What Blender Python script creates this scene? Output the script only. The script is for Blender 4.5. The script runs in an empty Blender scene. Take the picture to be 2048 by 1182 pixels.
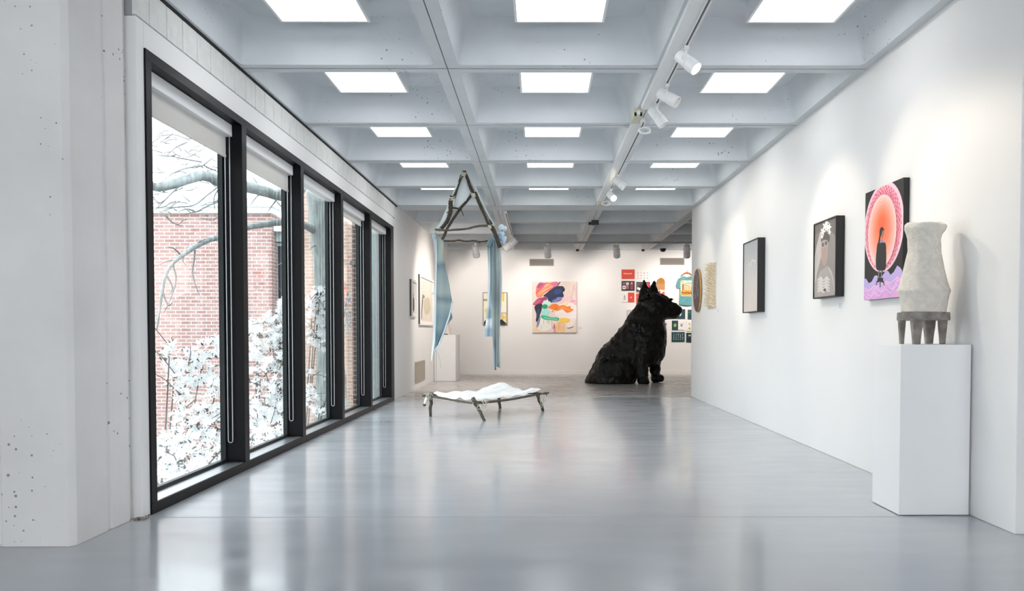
import bpy, bmesh, math, random
from mathutils import Vector, Matrix
random.seed(7)
S = bpy.context.scene
COL = S.collection
PI = math.pi

# ------------------------------------------------------------------ camera
F, P, YAW, CX, CY, EYE = 1607.0, .0299, .0036, 1084.8, 711.9, 1.17
cd = bpy.data.cameras.new('camera'); cam = bpy.data.objects.new('camera', cd); COL.objects.link(cam)
cam.location = (0, 0, EYE); cam.rotation_euler = (PI/2 - P, 0, -YAW)
cd.sensor_width = 36; cd.lens = F/2048*36
cd.shift_x = (1024-CX)/2048; cd.shift_y = (CY-591)/2048
cd.clip_start = .05; cd.clip_end = 300
S.camera = cam

# points measured off the photograph onto a known plane of the room
def ray(u, v):
    x = (u-CX)/F; z = -(v-CY)/F
    y = math.cos(P)+z*math.sin(P); zz = -math.sin(P)+z*math.cos(P)
    return Vector((x*math.cos(YAW)+y*math.sin(YAW), -x*math.sin(YAW)+y*math.cos(YAW), zz))
def onx(u, v, X): r = ray(u, v); return r*(X/r.x)+Vector((0, 0, EYE))
def ony(u, v, Y): r = ray(u, v); return r*(Y/r.y)+Vector((0, 0, EYE))
def onz(u, v, z): r = ray(u, v); return r*((z-EYE)/r.z)+Vector((0, 0, EYE))

# ------------------------------------------------------------------ materials
MC = {}
def lin(c):
    if isinstance(c, str):
        c = c.lstrip('#'); c = [int(c[i:i+2], 16)/255 for i in (0, 2, 4)]
        return tuple(x/12.92 if x <= .04045 else ((x+.055)/1.055)**2.4 for x in c)
    return tuple(c)
def mat(name, color, rough=.6, metal=0, var=0, vscale=4, bump=0, bscale=30, spec=.5, coat=0, stretch=None):
    m = bpy.data.materials.new(name); m.use_nodes = True
    nt = m.node_tree; b = nt.nodes['Principled BSDF']
    c = lin(color); b.inputs['Base Color'].default_value = (*c, 1)
    b.inputs['Roughness'].default_value = rough; b.inputs['Metallic'].default_value = metal
    b.inputs['Specular IOR Level'].default_value = spec; b.inputs['Coat Weight'].default_value = coat
    if var or bump:
        tc = nt.nodes.new('ShaderNodeTexCoord'); src = tc.outputs['Object']
        if stretch:
            mp = nt.nodes.new('ShaderNodeMapping'); mp.inputs['Scale'].default_value = stretch
            nt.links.new(src, mp.inputs[0]); src = mp.outputs[0]
    if var:
        n = nt.nodes.new('ShaderNodeTexNoise'); n.inputs['Scale'].default_value = vscale; n.inputs['Detail'].default_value = 6
        nt.links.new(src, n.inputs['Vector'])
        r = nt.nodes.new('ShaderNodeValToRGB'); r.color_ramp.elements[0].position = .3; r.color_ramp.elements[1].position = .7
        r.color_ramp.elements[0].color = (*[x*(1-var) for x in c], 1); r.color_ramp.elements[1].color = (*[min(1, x*(1+var)) for x in c], 1)
        nt.links.new(n.outputs['Fac'], r.inputs[0]); nt.links.new(r.outputs[0], b.inputs['Base Color'])
    if bump:
        n2 = nt.nodes.new('ShaderNodeTexNoise'); n2.inputs['Scale'].default_value = bscale; n2.inputs['Detail'].default_value = 4
        nt.links.new(src, n2.inputs['Vector'])
        bp = nt.nodes.new('ShaderNodeBump'); bp.inputs['Strength'].default_value = bump; bp.inputs['Distance'].default_value = .02
        nt.links.new(n2.outputs['Fac'], bp.inputs['Height']); nt.links.new(bp.outputs[0], b.inputs['Normal'])
    return m
def flat(c, rough=.6):
    k = (c, rough)
    if k not in MC: MC[k] = mat('paint_'+str(len(MC)), c, rough, var=.05, vscale=9)
    return MC[k]
def emit(name, c, s):
    m = bpy.data.materials.new(name); m.use_nodes = True
    b = m.node_tree.nodes['Principled BSDF']; b.inputs['Base Color'].default_value = (.8, .8, .8, 1)
    b.inputs['Emission Color'].default_value = (*lin(c), 1); b.inputs['Emission Strength'].default_value = s
    return m
def concrete(name, color, spots=.5, rough=.75, cluster=1.2):
    """painted concrete: small dark air holes in clusters, faint mottling"""
    m = mat(name, color, rough, var=.05, vscale=2.2)
    nt = m.node_tree; b = nt.nodes['Principled BSDF']
    tc = nt.nodes.new('ShaderNodeTexCoord')
    vo = nt.nodes.new('ShaderNodeTexVoronoi'); vo.inputs['Scale'].default_value = 24
    nt.links.new(tc.outputs['Object'], vo.inputs['Vector'])
    ns = nt.nodes.new('ShaderNodeTexNoise'); ns.inputs['Scale'].default_value = cluster; nt.links.new(tc.outputs['Object'], ns.inputs['Vector'])
    # hole radius grows where the cluster noise is high
    mr = nt.nodes.new('ShaderNodeMapRange'); mr.inputs[1].default_value = .47; mr.inputs[2].default_value = .68; mr.inputs[3].default_value = 0; mr.inputs[4].default_value = .27
    nt.links.new(ns.outputs['Fac'], mr.inputs[0])
    ck = nt.nodes.new('ShaderNodeSeparateColor'); nt.links.new(vo.outputs['Color'], ck.inputs[0])
    mu = nt.nodes.new('ShaderNodeMath'); mu.operation = 'MULTIPLY'; nt.links.new(mr.outputs[0], mu.inputs[0]); nt.links.new(ck.outputs[0], mu.inputs[1])
    lt = nt.nodes.new('ShaderNodeMath'); lt.operation = 'LESS_THAN'; nt.links.new(vo.outputs['Distance'], lt.inputs[0]); nt.links.new(mu.outputs[0], lt.inputs[1])
    ml = nt.nodes.new('ShaderNodeMath'); ml.operation = 'MULTIPLY'; ml.inputs[1].default_value = spots; nt.links.new(lt.outputs[0], ml.inputs[0])
    mx = nt.nodes.new('ShaderNodeMixRGB'); mx.inputs[2].default_value = (.12, .12, .13, 1)
    old = b.inputs['Base Color'].links[0].from_socket
    nt.links.new(ml.outputs[0], mx.inputs[0]); nt.links.new(old, mx.inputs[1]); nt.links.new(mx.outputs[0], b.inputs['Base Color'])
    return m
def brick(name, c1, c2, mort, bw=.215, rh=.075, axis='x', haze=0):
    m = bpy.data.materials.new(name); m.use_nodes = True; nt = m.node_tree; b = nt.nodes['Principled BSDF']
    b.inputs['Roughness'].default_value = .85
    tc = nt.nodes.new('ShaderNodeTexCoord'); sp = nt.nodes.new('ShaderNodeSeparateXYZ'); cb = nt.nodes.new('ShaderNodeCombineXYZ')
    ad = nt.nodes.new('ShaderNodeMath'); ad.operation = 'ADD'
    nt.links.new(tc.outputs['Object'], sp.inputs[0])
    nt.links.new(sp.outputs[0], ad.inputs[0]); nt.links.new(sp.outputs[1], ad.inputs[1])
    nt.links.new(ad.outputs[0], cb.inputs[0]); nt.links.new(sp.outputs[2], cb.inputs[1])
    t = nt.nodes.new('ShaderNodeTexBrick'); t.inputs['Scale'].default_value = 1
    t.inputs['Color1'].default_value = (*lin(c1), 1); t.inputs['Color2'].default_value = (*lin(c2), 1); t.inputs['Mortar'].default_value = (*lin(mort), 1)
    t.inputs['Mortar Size'].default_value = .009; t.inputs['Brick Width'].default_value = bw; t.inputs['Row Height'].default_value = rh
    nt.links.new(cb.outputs[0], t.inputs['Vector']); nt.links.new(t.outputs['Color'], b.inputs['Base Color'])
    return m

M = {}
M['wall'] = mat('white_wall_paint', (.80, .79, .78), .55, var=.012, vscale=1.5, bump=.04, bscale=60)
M['column'] = concrete('painted_board_concrete', (.76, .74, .72), spots=.75, cluster=.9)
M['block'] = mat('painted_block', (.72, .72, .70), .75, var=.05, vscale=14, bump=.25, bscale=70)
M['ceil'] = concrete('painted_ceiling_concrete', (.60, .63, .655), spots=.7)
M['dark'] = mat('dark_gap', (.01, .01, .01), .9)
M['grey_gap'] = mat('joint_shadow_filler', (.33, .33, .34), .9)
M['frame'] = mat('black_frame_metal', (.0035, .0035, .0045), .42, var=.15, vscale=6, spec=.15)
M['sill'] = mat('sill_glare_metal', (.55, .57, .60), .28, metal=.9)  # pale metal puts the sky glare of the black sill into its colour
M['shade'] = mat('shade_fabric', (.62, .60, .57), .85, bump=.1, bscale=300)
M['white'] = mat('white_plastic', (.82, .82, .82), .45)
M['whitemetal'] = mat('white_metal', (.78, .79, .80), .4)
M['cream'] = mat('cream_plastic', (.55, .54, .42), .5)
M['plinth'] = mat('plinth_paint', (.80, .80, .80), .5, var=.01)
M['chain'] = mat('bead_chain', (.45, .46, .48), .35, metal=.3)
M['bark'] = mat('stick_bark', '#3d362a', .8, var=.4, vscale=25, bump=.6, bscale=60)
M['bark2'] = mat('stick_bark_grey', '#565045', .8, var=.35, vscale=25, bump=.6, bscale=60)
M['string'] = mat('twine', '#cfc8ba', .8)
M['cotton'] = mat('white_cotton', (.83, .84, .84), .85, var=.03, vscale=8, bump=.15, bscale=40)
M['black'] = mat('black_plastic', (.01, .01, .01), .4)
M['blackedge'] = mat('black_canvas_edge', (.012, .011, .011), .5)
M['glow'] = emit('diffuser_glow', (.97, .99, 1), 3.2)
M['bulb'] = emit('lamp_glow', (1, .86, .62), 14)
M['card'] = mat('label_card', (.80, .80, .80), .6)
# glass: clear, with a mirror film that grows towards grazing
def glass():
    m = bpy.data.materials.new('window_glass'); m.use_nodes = True; nt = m.node_tree
    nt.nodes.remove(nt.nodes['Principled BSDF']); out = nt.nodes['Material Output']
    tr = nt.nodes.new('ShaderNodeBsdfTransparent'); tr.inputs[0].default_value = (.95, .98, .98, 1)
    gl = nt.nodes.new('ShaderNodeBsdfGlossy'); gl.inputs['Roughness'].default_value = 0
    lw = nt.nodes.new('ShaderNodeLayerWeight'); lw.inputs['Blend'].default_value = .5
    pw = nt.nodes.new('ShaderNodeMath'); pw.operation = 'POWER'; pw.inputs[1].default_value = 5; nt.links.new(lw.outputs['Facing'], pw.inputs[0])
    mu = nt.nodes.new('ShaderNodeMath'); mu.operation = 'MULTIPLY_ADD'; mu.inputs[1].default_value = .9; mu.inputs[2].default_value = .07; nt.links.new(pw.outputs[0], mu.inputs[0])
    mx = nt.nodes.new('ShaderNodeMixShader'); nt.links.new(mu.outputs[0], mx.inputs[0]); nt.links.new(tr.outputs[0], mx.inputs[1]); nt.links.new(gl.outputs[0], mx.inputs[2])
    nt.links.new(mx.outputs[0], out.inputs[0]); return m
M['glass'] = glass()
# poured epoxy floor: glossy with a gentle trowel wave
def floor_mat(name, col, rough, wave, var, stretch, coat):
    m = mat(name, col, rough, var=var, vscale=.7, spec=.6, stretch=stretch)
    nt = m.node_tree; b = nt.nodes['Principled BSDF']; b.inputs['Coat Weight'].default_value = coat; b.inputs['Coat Roughness'].default_value = .1
    tc = nt.nodes.new('ShaderNodeTexCoord'); mp = nt.nodes.new('ShaderNodeMapping'); mp.inputs['Scale'].default_value = (.6, 2.2, 1)
    nt.links.new(tc.outputs['Object'], mp.inputs[0])
    n = nt.nodes.new('ShaderNodeTexNoise'); n.inputs['Scale'].default_value = 2.2; n.inputs['Detail'].default_value = 5; nt.links.new(mp.outputs[0], n.inputs['Vector'])
    bp = nt.nodes.new('ShaderNodeBump'); bp.inputs['Strength'].default_value = wave; bp.inputs['Distance'].default_value = .02
    nt.links.new(n.outputs['Fac'], bp.inputs['Height']); nt.links.new(bp.outputs[0], b.inputs['Normal']); nt.links.new(bp.outputs[0], b.inputs['Coat Normal'])
    rr = nt.nodes.new('ShaderNodeMapRange'); rr.inputs[1].default_value = .3; rr.inputs[2].default_value = .7; rr.inputs[3].default_value = rough*.75; rr.inputs[4].default_value = rough*1.35
    nt.links.new(n.outputs['Fac'], rr.inputs[0]); nt.links.new(rr.outputs[0], b.inputs['Roughness'])
    return m
M['floor'] = floor_mat('grey_epoxy_floor', (.43, .445, .475), .2, .012, .06, (1, 1, 1), .25)
M['floor2'] = floor_mat('warm_grey_hall_floor', (.46, .435, .42), .28, .012, .07, (1, 2.5, 1), .1)

# ------------------------------------------------------------------ mesh builder
ORG = {}
class MB:
    def __init__(s): s.v = []; s.f = []; s.m = []
    def add(s, vs, fs, mi=0):
        o = len(s.v); s.v += [Vector(p) for p in vs]
        for f in fs: s.f.append([i+o for i in f]); s.m.append(mi)
        return s
    def poly(s, pts, mi=0): return s.add(pts, [list(range(len(pts)))], mi)
    def box(s, lo, hi, mi=0):
        x0, y0, z0 = lo; x1, y1, z1 = hi
        if x0 > x1: x0, x1 = x1, x0
        if y0 > y1: y0, y1 = y1, y0
        if z0 > z1: z0, z1 = z1, z0
        return s.add([(x0,y0,z0),(x1,y0,z0),(x1,y1,z0),(x0,y1,z0),(x0,y0,z1),(x1,y0,z1),(x1,y1,z1),(x0,y1,z1)],
              [(0,3,2,1),(4,5,6,7),(0,1,5,4),(1,2,6,5),(2,3,7,6),(3,0,4,7)], mi)
    def loft(s, rings, mi=0, caps=True, closed=False):
        n = len(rings[0]); vs = [p for r in rings for p in r]; fs = []
        k = len(rings)
        for i in range(k if closed else k-1):
            a = i*n; b = ((i+1) % k)*n
            for j in range(n): fs.append((a+j, a+(j+1) % n, b+(j+1) % n, b+j))
        if caps and not closed: fs.append(tuple(range(n-1, -1, -1))); fs.append(tuple(range((k-1)*n, k*n)))
        return s.add(vs, fs, mi)
    def tube(s, pts, rad, n=7, mi=0, closed=False, wob=0):
        pts = [Vector(p) for p in pts]; k = len(pts)
        if not isinstance(rad, (list, tuple)): rad = [rad]*k
        rings = []; up = None
        for i in range(k):
            if closed: t = (pts[(i+1) % k]-pts[i-1])
            else: t = pts[min(i+1, k-1)]-pts[max(i-1, 0)]
            t.normalize()
            if up is None: up = t.orthogonal().normalized()
            a = (up-t*up.dot(t))
            a = a.normalized() if a.length > 1e-6 else t.orthogonal().normalized()
            up = a; b = t.cross(a)
            rings.append([pts[i]+(a*math.cos(2*PI*j/n)+b*math.sin(2*PI*j/n))*rad[i]*(1+random.uniform(-wob, wob)) for j in range(n)])
        return s.loft(rings, mi, closed=closed)
    def lathe(s, prof, c=(0, 0, 0), n=24, mi=0, axis=None, caps=True):
        c = Vector(c); ax = Vector(axis or (0, 0, 1)).normalized(); a = ax.orthogonal().normalized() if axis else Vector((1, 0, 0)); b = ax.cross(a)
        return s.loft([[c+ax*z+(a*math.cos(2*PI*j/n)+b*math.sin(2*PI*j/n))*max(r, 1e-4) for j in range(n)] for r, z in prof], mi, caps)
    def ball(s, c, r, n=12, mi=0, rot=None):
        c = Vector(c); rx, ry, rz = r if isinstance(r, (tuple, list)) else (r, r, r)
        rings = []
        for i in range(1, n):
            th = PI*i/n
            rings.append([Vector((rx*math.sin(th)*math.cos(2*PI*j/(2*n)), ry*math.sin(th)*math.sin(2*PI*j/(2*n)), -rz*math.cos(th))) for j in range(2*n)])
        if rot: rings = [[rot @ p for p in r_] for r_ in rings]
        return s.loft([[c+p for p in r_] for r_ in rings], mi)
    def build(s, name, mats, parent=None, smooth=False, bevel=0, kind=None, label=None, cat=None, group=None, sharp=None, solid=0, sub=0, org=None):
        if not isinstance(mats, (list, tuple)): mats = [mats]
        if parent is not None: o0 = ORG[parent]
        elif org is not None: o0 = Vector(org)
        else:
            lo = [min(p[i] for p in s.v) for i in range(3)]; hi = [max(p[i] for p in s.v) for i in range(3)]
            o0 = Vector(((lo[0]+hi[0])/2, (lo[1]+hi[1])/2, lo[2]))
        me = bpy.data.meshes.new(name); me.from_pydata([tuple(p-o0) for p in s.v], [], s.f)
        for m_ in mats: me.materials.append(m_)
        me.polygons.foreach_set('material_index', s.m)
        if smooth: me.polygons.foreach_set('use_smooth', [True]*len(me.polygons))
        me.update()
        if sharp: me.set_sharp_from_angle(angle=math.radians(sharp))
        o = bpy.data.objects.new(name, me); COL.objects.link(o)
        if parent is not None: o.parent = parent; ORG[o] = o0
        else: o.location = o0; ORG[o] = o0
        if bevel:
            b = o.modifiers.new('bevel', 'BEVEL'); b.width = bevel; b.segments = 2; b.limit_method = 'ANGLE'
        if solid: a = o.modifiers.new('solid', 'SOLIDIFY'); a.thickness = solid; a.offset = 0
        if sub: a = o.modifiers.new('sub', 'SUBSURF'); a.levels = sub; a.render_levels = sub
        tag(o, label, cat, group, kind)
        return o
def tag(o, label=None, cat=None, group=None, kind=None):
    if label: o['label'] = label
    if cat: o['category'] = cat
    if group: o['group'] = group
    if kind: o['kind'] = kind
    return o
def thing(name, loc, label, cat, group=None):
    o = bpy.data.objects.new(name, None); COL.objects.link(o); o.location = loc; o.empty_display_size = .1
    ORG[o] = Vector(loc); return tag(o, label, cat, group)
def copy_tree(o, parent=None):
    c = o.copy(); COL.objects.link(c)
    if parent is not None: c.parent = parent
    for ch in [x for x in COL.objects if x.parent == o]: copy_tree(ch, c)
    return c
def struct(mb, name, mats, **k): return mb.build(name, mats, kind='structure', **k)
def crom(pts, n=5, closed=True):
    """smooth curve through points of any dimension"""
    pts = [Vector(p) for p in pts]; k = len(pts); out = []
    for i in range(k if closed else k-1):
        p0 = pts[(i-1) % k] if closed or i > 0 else pts[0]; p1 = pts[i]; p2 = pts[(i+1) % k]; p3 = pts[(i+2) % k] if closed or i+2 < k else pts[-1]
        for j in range(n):
            t = j/n
            out.append(.5*((2*p1)+(p2-p0)*t+(2*p0-5*p1+4*p2-p3)*t*t+(3*p1-p0-3*p2+p3)*t**3))
    if not closed: out.append(pts[-1])
    return out

# ------------------------------------------------------------------ room shell
H = 3.3675; H2 = 3.40                      # underside of ribs: gallery, far hall
XL, XR = -2.50, 2.745
c = 1.83
XRIB = [-.769+c*k for k in range(-2, 5)]
XGAL = [-4.38, -2.555, -.769, 1.061, 2.762, 4.60, 6.43]   # ribs over the gallery, closed in by its two walls
YRIB = [6.786+c*k for k in range(-6, 5)]
b = MB(); b.poly([(-7, -5, 0), (7, -5, 0), (7, 5.05, 0), (-7, 5.05, 0)]); b.poly([(-2.82, 5.05, 0), (7, 5.05, 0), (7, 14.45, 0), (-2.82, 14.45, 0)])
b.poly([(-2.82, 14.45, 0), (7.5, 14.45, 0), (7.5, 22.3, 0), (-2.82, 22.3, 0)], 1)
b.box((-2.5, 5.045, .0004), (2.74, 5.056, .0016)); b.box((-2.5, 14.43, .0004), (4, 14.47, .003), 1)
struct(b, 'floor', [M['floor'], M['floor2']], org=(0, 0, 0))

def rrect(x0, x1, y0, y1, z, r, k=4):
    out = []
    for cx_, cy_, a0 in ((x1-r, y1-r, 0), (x0+r, y1-r, PI/2), (x0+r, y0+r, PI), (x1-r, y0+r, 1.5*PI)):
        for i in range(k+1):
            a = a0+PI/2*i/k; out.append((cx_+r*math.cos(a), cy_+r*math.sin(a), z))
    return out
def coffer(b, x0, x1, y0, y1, z, d, fl, taper):
    """one precast pan: flange ring, sloping sides, pan top; a hair joint is left round it"""
    g, gy = .004, .016
    o_ = rrect(x0+g, x1-g, y0+gy, y1-gy, z, .002)
    o_t = rrect(x0+g, x1-g, y0+gy, y1-gy, z+.07, .002)
    rings = [o_t, o_, rrect(x0+fl, x1-fl, y0+fl, y1-fl, z, .05), rrect(x0+fl+.008, x1-fl-.008, y0+fl+.008, y1-fl-.008, z+.03, .05),
             rrect(x0+fl+taper, x1-fl-taper, y0+fl+taper, y1-fl-taper, z+d-.07, .09), rrect(x0+fl+taper+.05, x1-fl-taper-.05, y0+fl+taper+.05, y1-fl-taper-.05, z+d, .07)]
    b.loft([list(reversed(r)) for r in rings], 0, caps=False)
    b.poly(rings[-1])
b = MB()
for i in range(len(YRIB)-1):
    for j in range(0 if YRIB[i+1] < 5 else 1, len(XRIB)-1):
        coffer(b, XGAL[j], XGAL[j+1], YRIB[i], YRIB[i+1], H, .345, .098, .075)
YR2 = [14.66+c*k for k in range(0, 5)]
for i in range(len(YR2)-1):
    for j in range(1, len(XRIB)-1):
        coffer(b, XRIB[j], XRIB[j+1], YR2[i], YR2[i+1], H2, .36, .10, .06)
b.box((-2.84, YRIB[-1]+.02, H+.004), (6.6, 14.64, H2+.3))            # beam between the two ceilings
b.box((-7, -5, H+.40), (7.5, 5.06, H+.55)); b.box((-2.84, 5.06, H+.40), (7.5, 22.5, H+.55))
b.box((-7, -5, H+.075), (-4.5, 5.06, H+.4)); b.box((-2.84, 5.06, H+.075), (-2.62, 22.5, H+.4)); b.box((6.5, -5, H+.075), (7.5, 22.5, H+.4))
struct(b, 'ceiling', M['ceil'], smooth=True, sharp=28, org=(0, 0, H))

b = MB(); b.box((-2.82, 22.1, 0), (7.5, 22.3, H2+.3)); struct(b, 'wall_back', M['wall'])
b = MB(); b.box((XR, 4.6, 0), (XR+.35, 14.53, H+.3)); b.box((XR+.352, 4.62, 0), (7, 4.95, H+.3)); struct(b, 'wall_right', M['wall'], bevel=.006)
b = MB(); b.box((7, -5, 0), (7.2, 22.1, H2+.3)); struct(b, 'wall_far_right', M['wall'])
b = MB(); b.box((-7, -5, 0), (-6.8, 4.35, H+.3)); struct(b, 'wall_near_left', M['wall'])
b = MB(); b.box((-7, -5.2, 0), (-4.2, -5, H+.3)); b.box((4.6, -5.2, 0), (7.2, -5, H+.3)); b.box((-4.2, -5.2, 2.7), (4.6, -5, H+.3)); struct(b, 'wall_unseen_back', M['wall'])  # unseen wall added to cut light from behind, opening sized for it
b = MB()
for y0, y1 in ((14.6, 22.1),): b.box((XR+.4, 22.088, 0), (7, 22.1, .10))
b.box((-2.48, 22.088, 0), (XR+.4, 22.1, .10)); struct(b, 'baseboard_back', M['wall'], bevel=.002)
# left wall: lintel, pier beyond the windows, hall wall
ZF = 2.956
b = MB()
b.box((-2.489, 5.02, 0), (-2.82, 5.118, 3.12)); b.box((-2.489, 5.118, ZF+.002), (-2.82, 13.71, 3.12)); b.box((XL, 13.71, 0), (-2.82, 22.1, 3.12))
b.box((XL, 13.95, 3.12), (-2.82, 22.1, H2+.2))
struct(b, 'wall_left', M['wall'], bevel=.003)
b = MB(); b.box((XL-.012, 5.02, 3.122), (-2.82, 13.95, H-.014), 1)
y = 5.02; k = 0
while y < 13.9:
    b.box((-2.489, y+.0035, 3.129), (-2.7, min(y+(.18 if y < 5.1 else .24), 13.95)-.0035, H-.022)); y += (.18 if y < 5.1 else .24)
struct(b, 'wall_left_blockwork', [M['block'], M['grey_gap']], bevel=.004)
b = MB(); b.box((-2.482, 4.35, H-.021), (-2.82, 14.1, H-.001)); b.box((XL-.055, 4.35, H-.001), (-2.82, 14.1, H+.06)); struct(b, 'trim_1', M['dark'])
# near concrete column with form joints
b = MB()
prof = [(-6.8, 4.35), (-2.955, 4.35), (-2.949, 4.36), (-2.928, 4.36), (-2.922, 4.35), (-2.565, 4.35), (-2.535, 4.385), (-2.535, 4.70), (-2.545, 4.706), (-2.545, 4.74), (-2.535, 4.746),
        (-2.535, 4.955), (-2.556, 4.961), (-2.556, 5.018), (-2.82, 5.018), (-2.82, 5.06), (-6.8, 5.06)]
b.loft([[(x, y, z) for x, y in prof] for z in (0, H+.4)])
struct(b, 'wall_column', M['column'], bevel=.004)

# ------------------------------------------------------------------ windows
YM = [(6.75, 6.855), (8.40, 8.51), (10.09, 10.21), (11.80, 11.92)]      # mullions
starts = [5.118]+[m[1] for m in YM]; ends = [m[0] for m in YM]+[13.45]
XF, XB, XG = -2.478, -2.672, -2.655
for i in range(5):
    b = MB()
    y0, y1 = starts[i], ends[i]
    ya = y0+(.075 if i == 0 else 0); ye = (YM[i][1] if i < 4 else 13.71)
    b.box((XF, y0, ZF-.065), (XB, ye, ZF))                   # head
    b.box((XF, y0, .0), (XB, ye, .071))                      # sill
    b.box((XF-.01, ya, .071), (XB, y1, .0735), 2)
    if i == 0: b.box((XF, y0, .072), (XB, ya, ZF-.065))
    b.box((XF, y1, .072), (XB, ye, ZF-.065))                 # mullion at the right
    for a0, a1, z0, z1 in ((ya, ya+.02, .072, ZF-.065), (y1-.028, y1, .072, ZF-.065), (ya+.02, y1-.028, .072, .10), (ya+.02, y1-.028, ZF-.10, ZF-.065)):
        b.box((XG+.022, a0, z0), (XG-.02, a1, z1), 1)         # slim sash
    w = struct(b, 'window_%d' % (i+1), [M['frame'], mat('sash_metal', (.012, .016, .018), .4, spec=.3), M['sill']], bevel=.003)
    g = MB(); g.box((XG-.008, ya+.015, .095), (XG+.008, y1-.022, ZF-.095)); g.build('pane', M['glass'], w)
ordn = ['in the nearest window bay', 'in the second window bay from the camera', 'in the middle window bay, in front of the tree trunk', 'in the fourth window bay, in front of the brick pier', 'in the farthest window bay']
drops = [2.612, 2.612, 0, 2.70, 0]
for i in range(5):
    y0 = starts[i]+(.08 if i == 0 else .006); y1 = ends[i]-.006
    t = thing('roller_shade', (-2.58, (y0+y1)/2, 2.79), ('white roller shade, partly lowered, ' if drops[i] else 'white roller shade, rolled up, ')+ordn[i], 'roller shade', 'roller shades at the window heads')
    b = MB(); b.box((-2.555, y0, 2.79), (-2.645, y1, 2.889)); b.build('cassette', M['white'], t, bevel=.006)
    if drops[i]:
        b = MB(); b.box((-2.598, y0+.03, drops[i]+.02), (-2.602, y1-.035, 2.795)); b.build('shade_fabric', M['shade'], t)
        b = MB(); b.box((-2.594, y0+.03, drops[i]), (-2.606, y1-.035, drops[i]+.026)); b.build('hem_bar', M['shade'], t, bevel=.003)
    yc = y1-.02; zb = .26
    pts = [(-2.572, yc, 2.80)]+[(-2.572, yc, 2.8-(2.8-zb)*q/6) for q in range(1, 7)]
    arc = [(-2.572+.0-.019+.019*math.cos(a), yc, zb-.019*math.sin(a)) for a in [PI*q/6 for q in range(1, 6)]]
    pts2 = [(-2.61, yc, zb+(2.8-zb)*q/6) for q in range(0, 7)]
    b = MB(); b.tube(pts+arc+pts2, .0042, 5); b.build('bead_chain', M['chain'], t, smooth=True)

b = MB(); rg = random.Random(12)
for q in range(26):
    p = (-2.515+rg.uniform(0, .05), 4.97+rg.uniform(0, .13), .006); b.ball(p, (rg.uniform(.005, .016), rg.uniform(.005, .016), rg.uniform(.004, .009)), 4, mi=q % 2)
b.build('floor_debris', [flat('#6a5a48'), flat('#8d877e')], kind='stuff', label='small heap of brown grit on the floor at the foot of the window frame', cat='debris')
# ------------------------------------------------------------------ coffer lights
colname = ['left', 'middle', 'right']; rown = ['nearest the camera', 'second from the camera', 'third from the camera', 'fourth from the camera', 'fifth from the camera']
proto = None
for r in range(5):
    for q in range(3):
        cx_ = (-1.65, .155, 1.94)[q]; cy_ = YRIB[5]+c*(r+.5)+.03
        lab = 'square glowing ceiling light in the %s column of coffers, row %s' % (colname[q], rown[r])
        if proto is None:
            t = thing('ceiling_light', (cx_, cy_, 3.558), lab, 'ceiling light', 'square lights in the ceiling coffers'); z0, z1 = 3.558, H+.345
            b = MB(); hw, hd = .345, .38
            for a0, a1, e0, e1 in ((-hw, hw, -hd, -hd+.02), (-hw, hw, hd-.02, hd), (-hw, -hw+.02, -hd+.02, hd-.02), (hw-.02, hw, -hd+.02, hd-.02)):
                b.box((cx_+a0, cy_+e0, z0), (cx_+a1, cy_+e1, z1))
            b.build('housing', M['whitemetal'], t)
            b = MB(); b.box((cx_-hw+.02, cy_-hd+.02, z0+.008), (cx_+hw-.02, cy_+hd-.02, z0+.02)); b.build('diffuser', M['glow'], t)
            proto = t
        else:
            t = copy_tree(proto); t.location = (cx_, cy_, 3.558); tag(t, lab)

# ------------------------------------------------------------------ right wall pieces
def plane_map(o, eu, ev, n):
    o, eu, ev, n = Vector(o), Vector(eu), Vector(ev), Vector(n)
    return lambda s, t, d=0: o+eu*s+ev*t+n*d
def layers(b, mp, L, mats, d0=.0006, step=.00025):
    for k, (c_, pts) in enumerate(L):
        m_ = flat(c_) if isinstance(c_, str) else c_
        if m_ not in mats: mats.append(m_)
        b.poly([mp(p[0], p[1], d0+step*k) for p in pts], mats.index(m_))
def warp(TL, TR, BL, BR):
    def f(x, y):
        s = 0
        for _ in range(4):
            s = (x-(TL[0]+(BL[0]-TL[0])*.5))/((TR[0]+BR[0])/2-(TL[0]+BL[0])/2)
        yt = TL[1]+(TR[1]-TL[1])*s; yb = BL[1]+(BR[1]-BL[1])*s
        return (s, (yb-y)/(yb-yt))
    return f
def clip01(p): return [(min(1, max(0, a[0])), min(1, max(0, a[1]))) for a in p]
def ell(cx_, cy_, rx, ry, n=40, a0=0, a1=2*PI): return [(cx_+rx*math.cos(a0+(a1-a0)*i/n), cy_+ry*math.sin(a0+(a1-a0)*i/n)) for i in range(n+(0 if a1-a0 > 6.28 else 1))]
def strip(pts, w):
    """a stroke of width w along 2-D points, as one polygon"""
    L_, R_ = [], []
    for i, p in enumerate(pts):
        a = Vector(pts[max(i-1, 0)]); q = Vector(pts[min(i+1, len(pts)-1)]); d = (q-a).normalized(); n = Vector((-d.y, d.x))
        ww = w[i] if isinstance(w, (list, tuple)) else w
        L_.append(tuple(Vector(p)+n*ww/2)); R_.append(tuple(Vector(p)-n*ww/2))
    return L_+R_[::-1]
def rect(x0, x1, y0, y1): return [(x0, y0), (x1, y0), (x1, y1), (x0, y1)]

def wallbox(name, X, wallx, y0, y1, z0, z1, label, cat, edge):
    """a canvas on the right wall: a root with its stretcher body; returns root and the map of its face (s from the far edge to the near edge)"""
    t = thing(name, ((X+wallx)/2, (y0+y1)/2, z0), label, cat)
    return t, plane_map((X, y1, z0), (0, y0-y1, 0), (0, 0, z1-z0), (-1, 0, 0))

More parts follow.
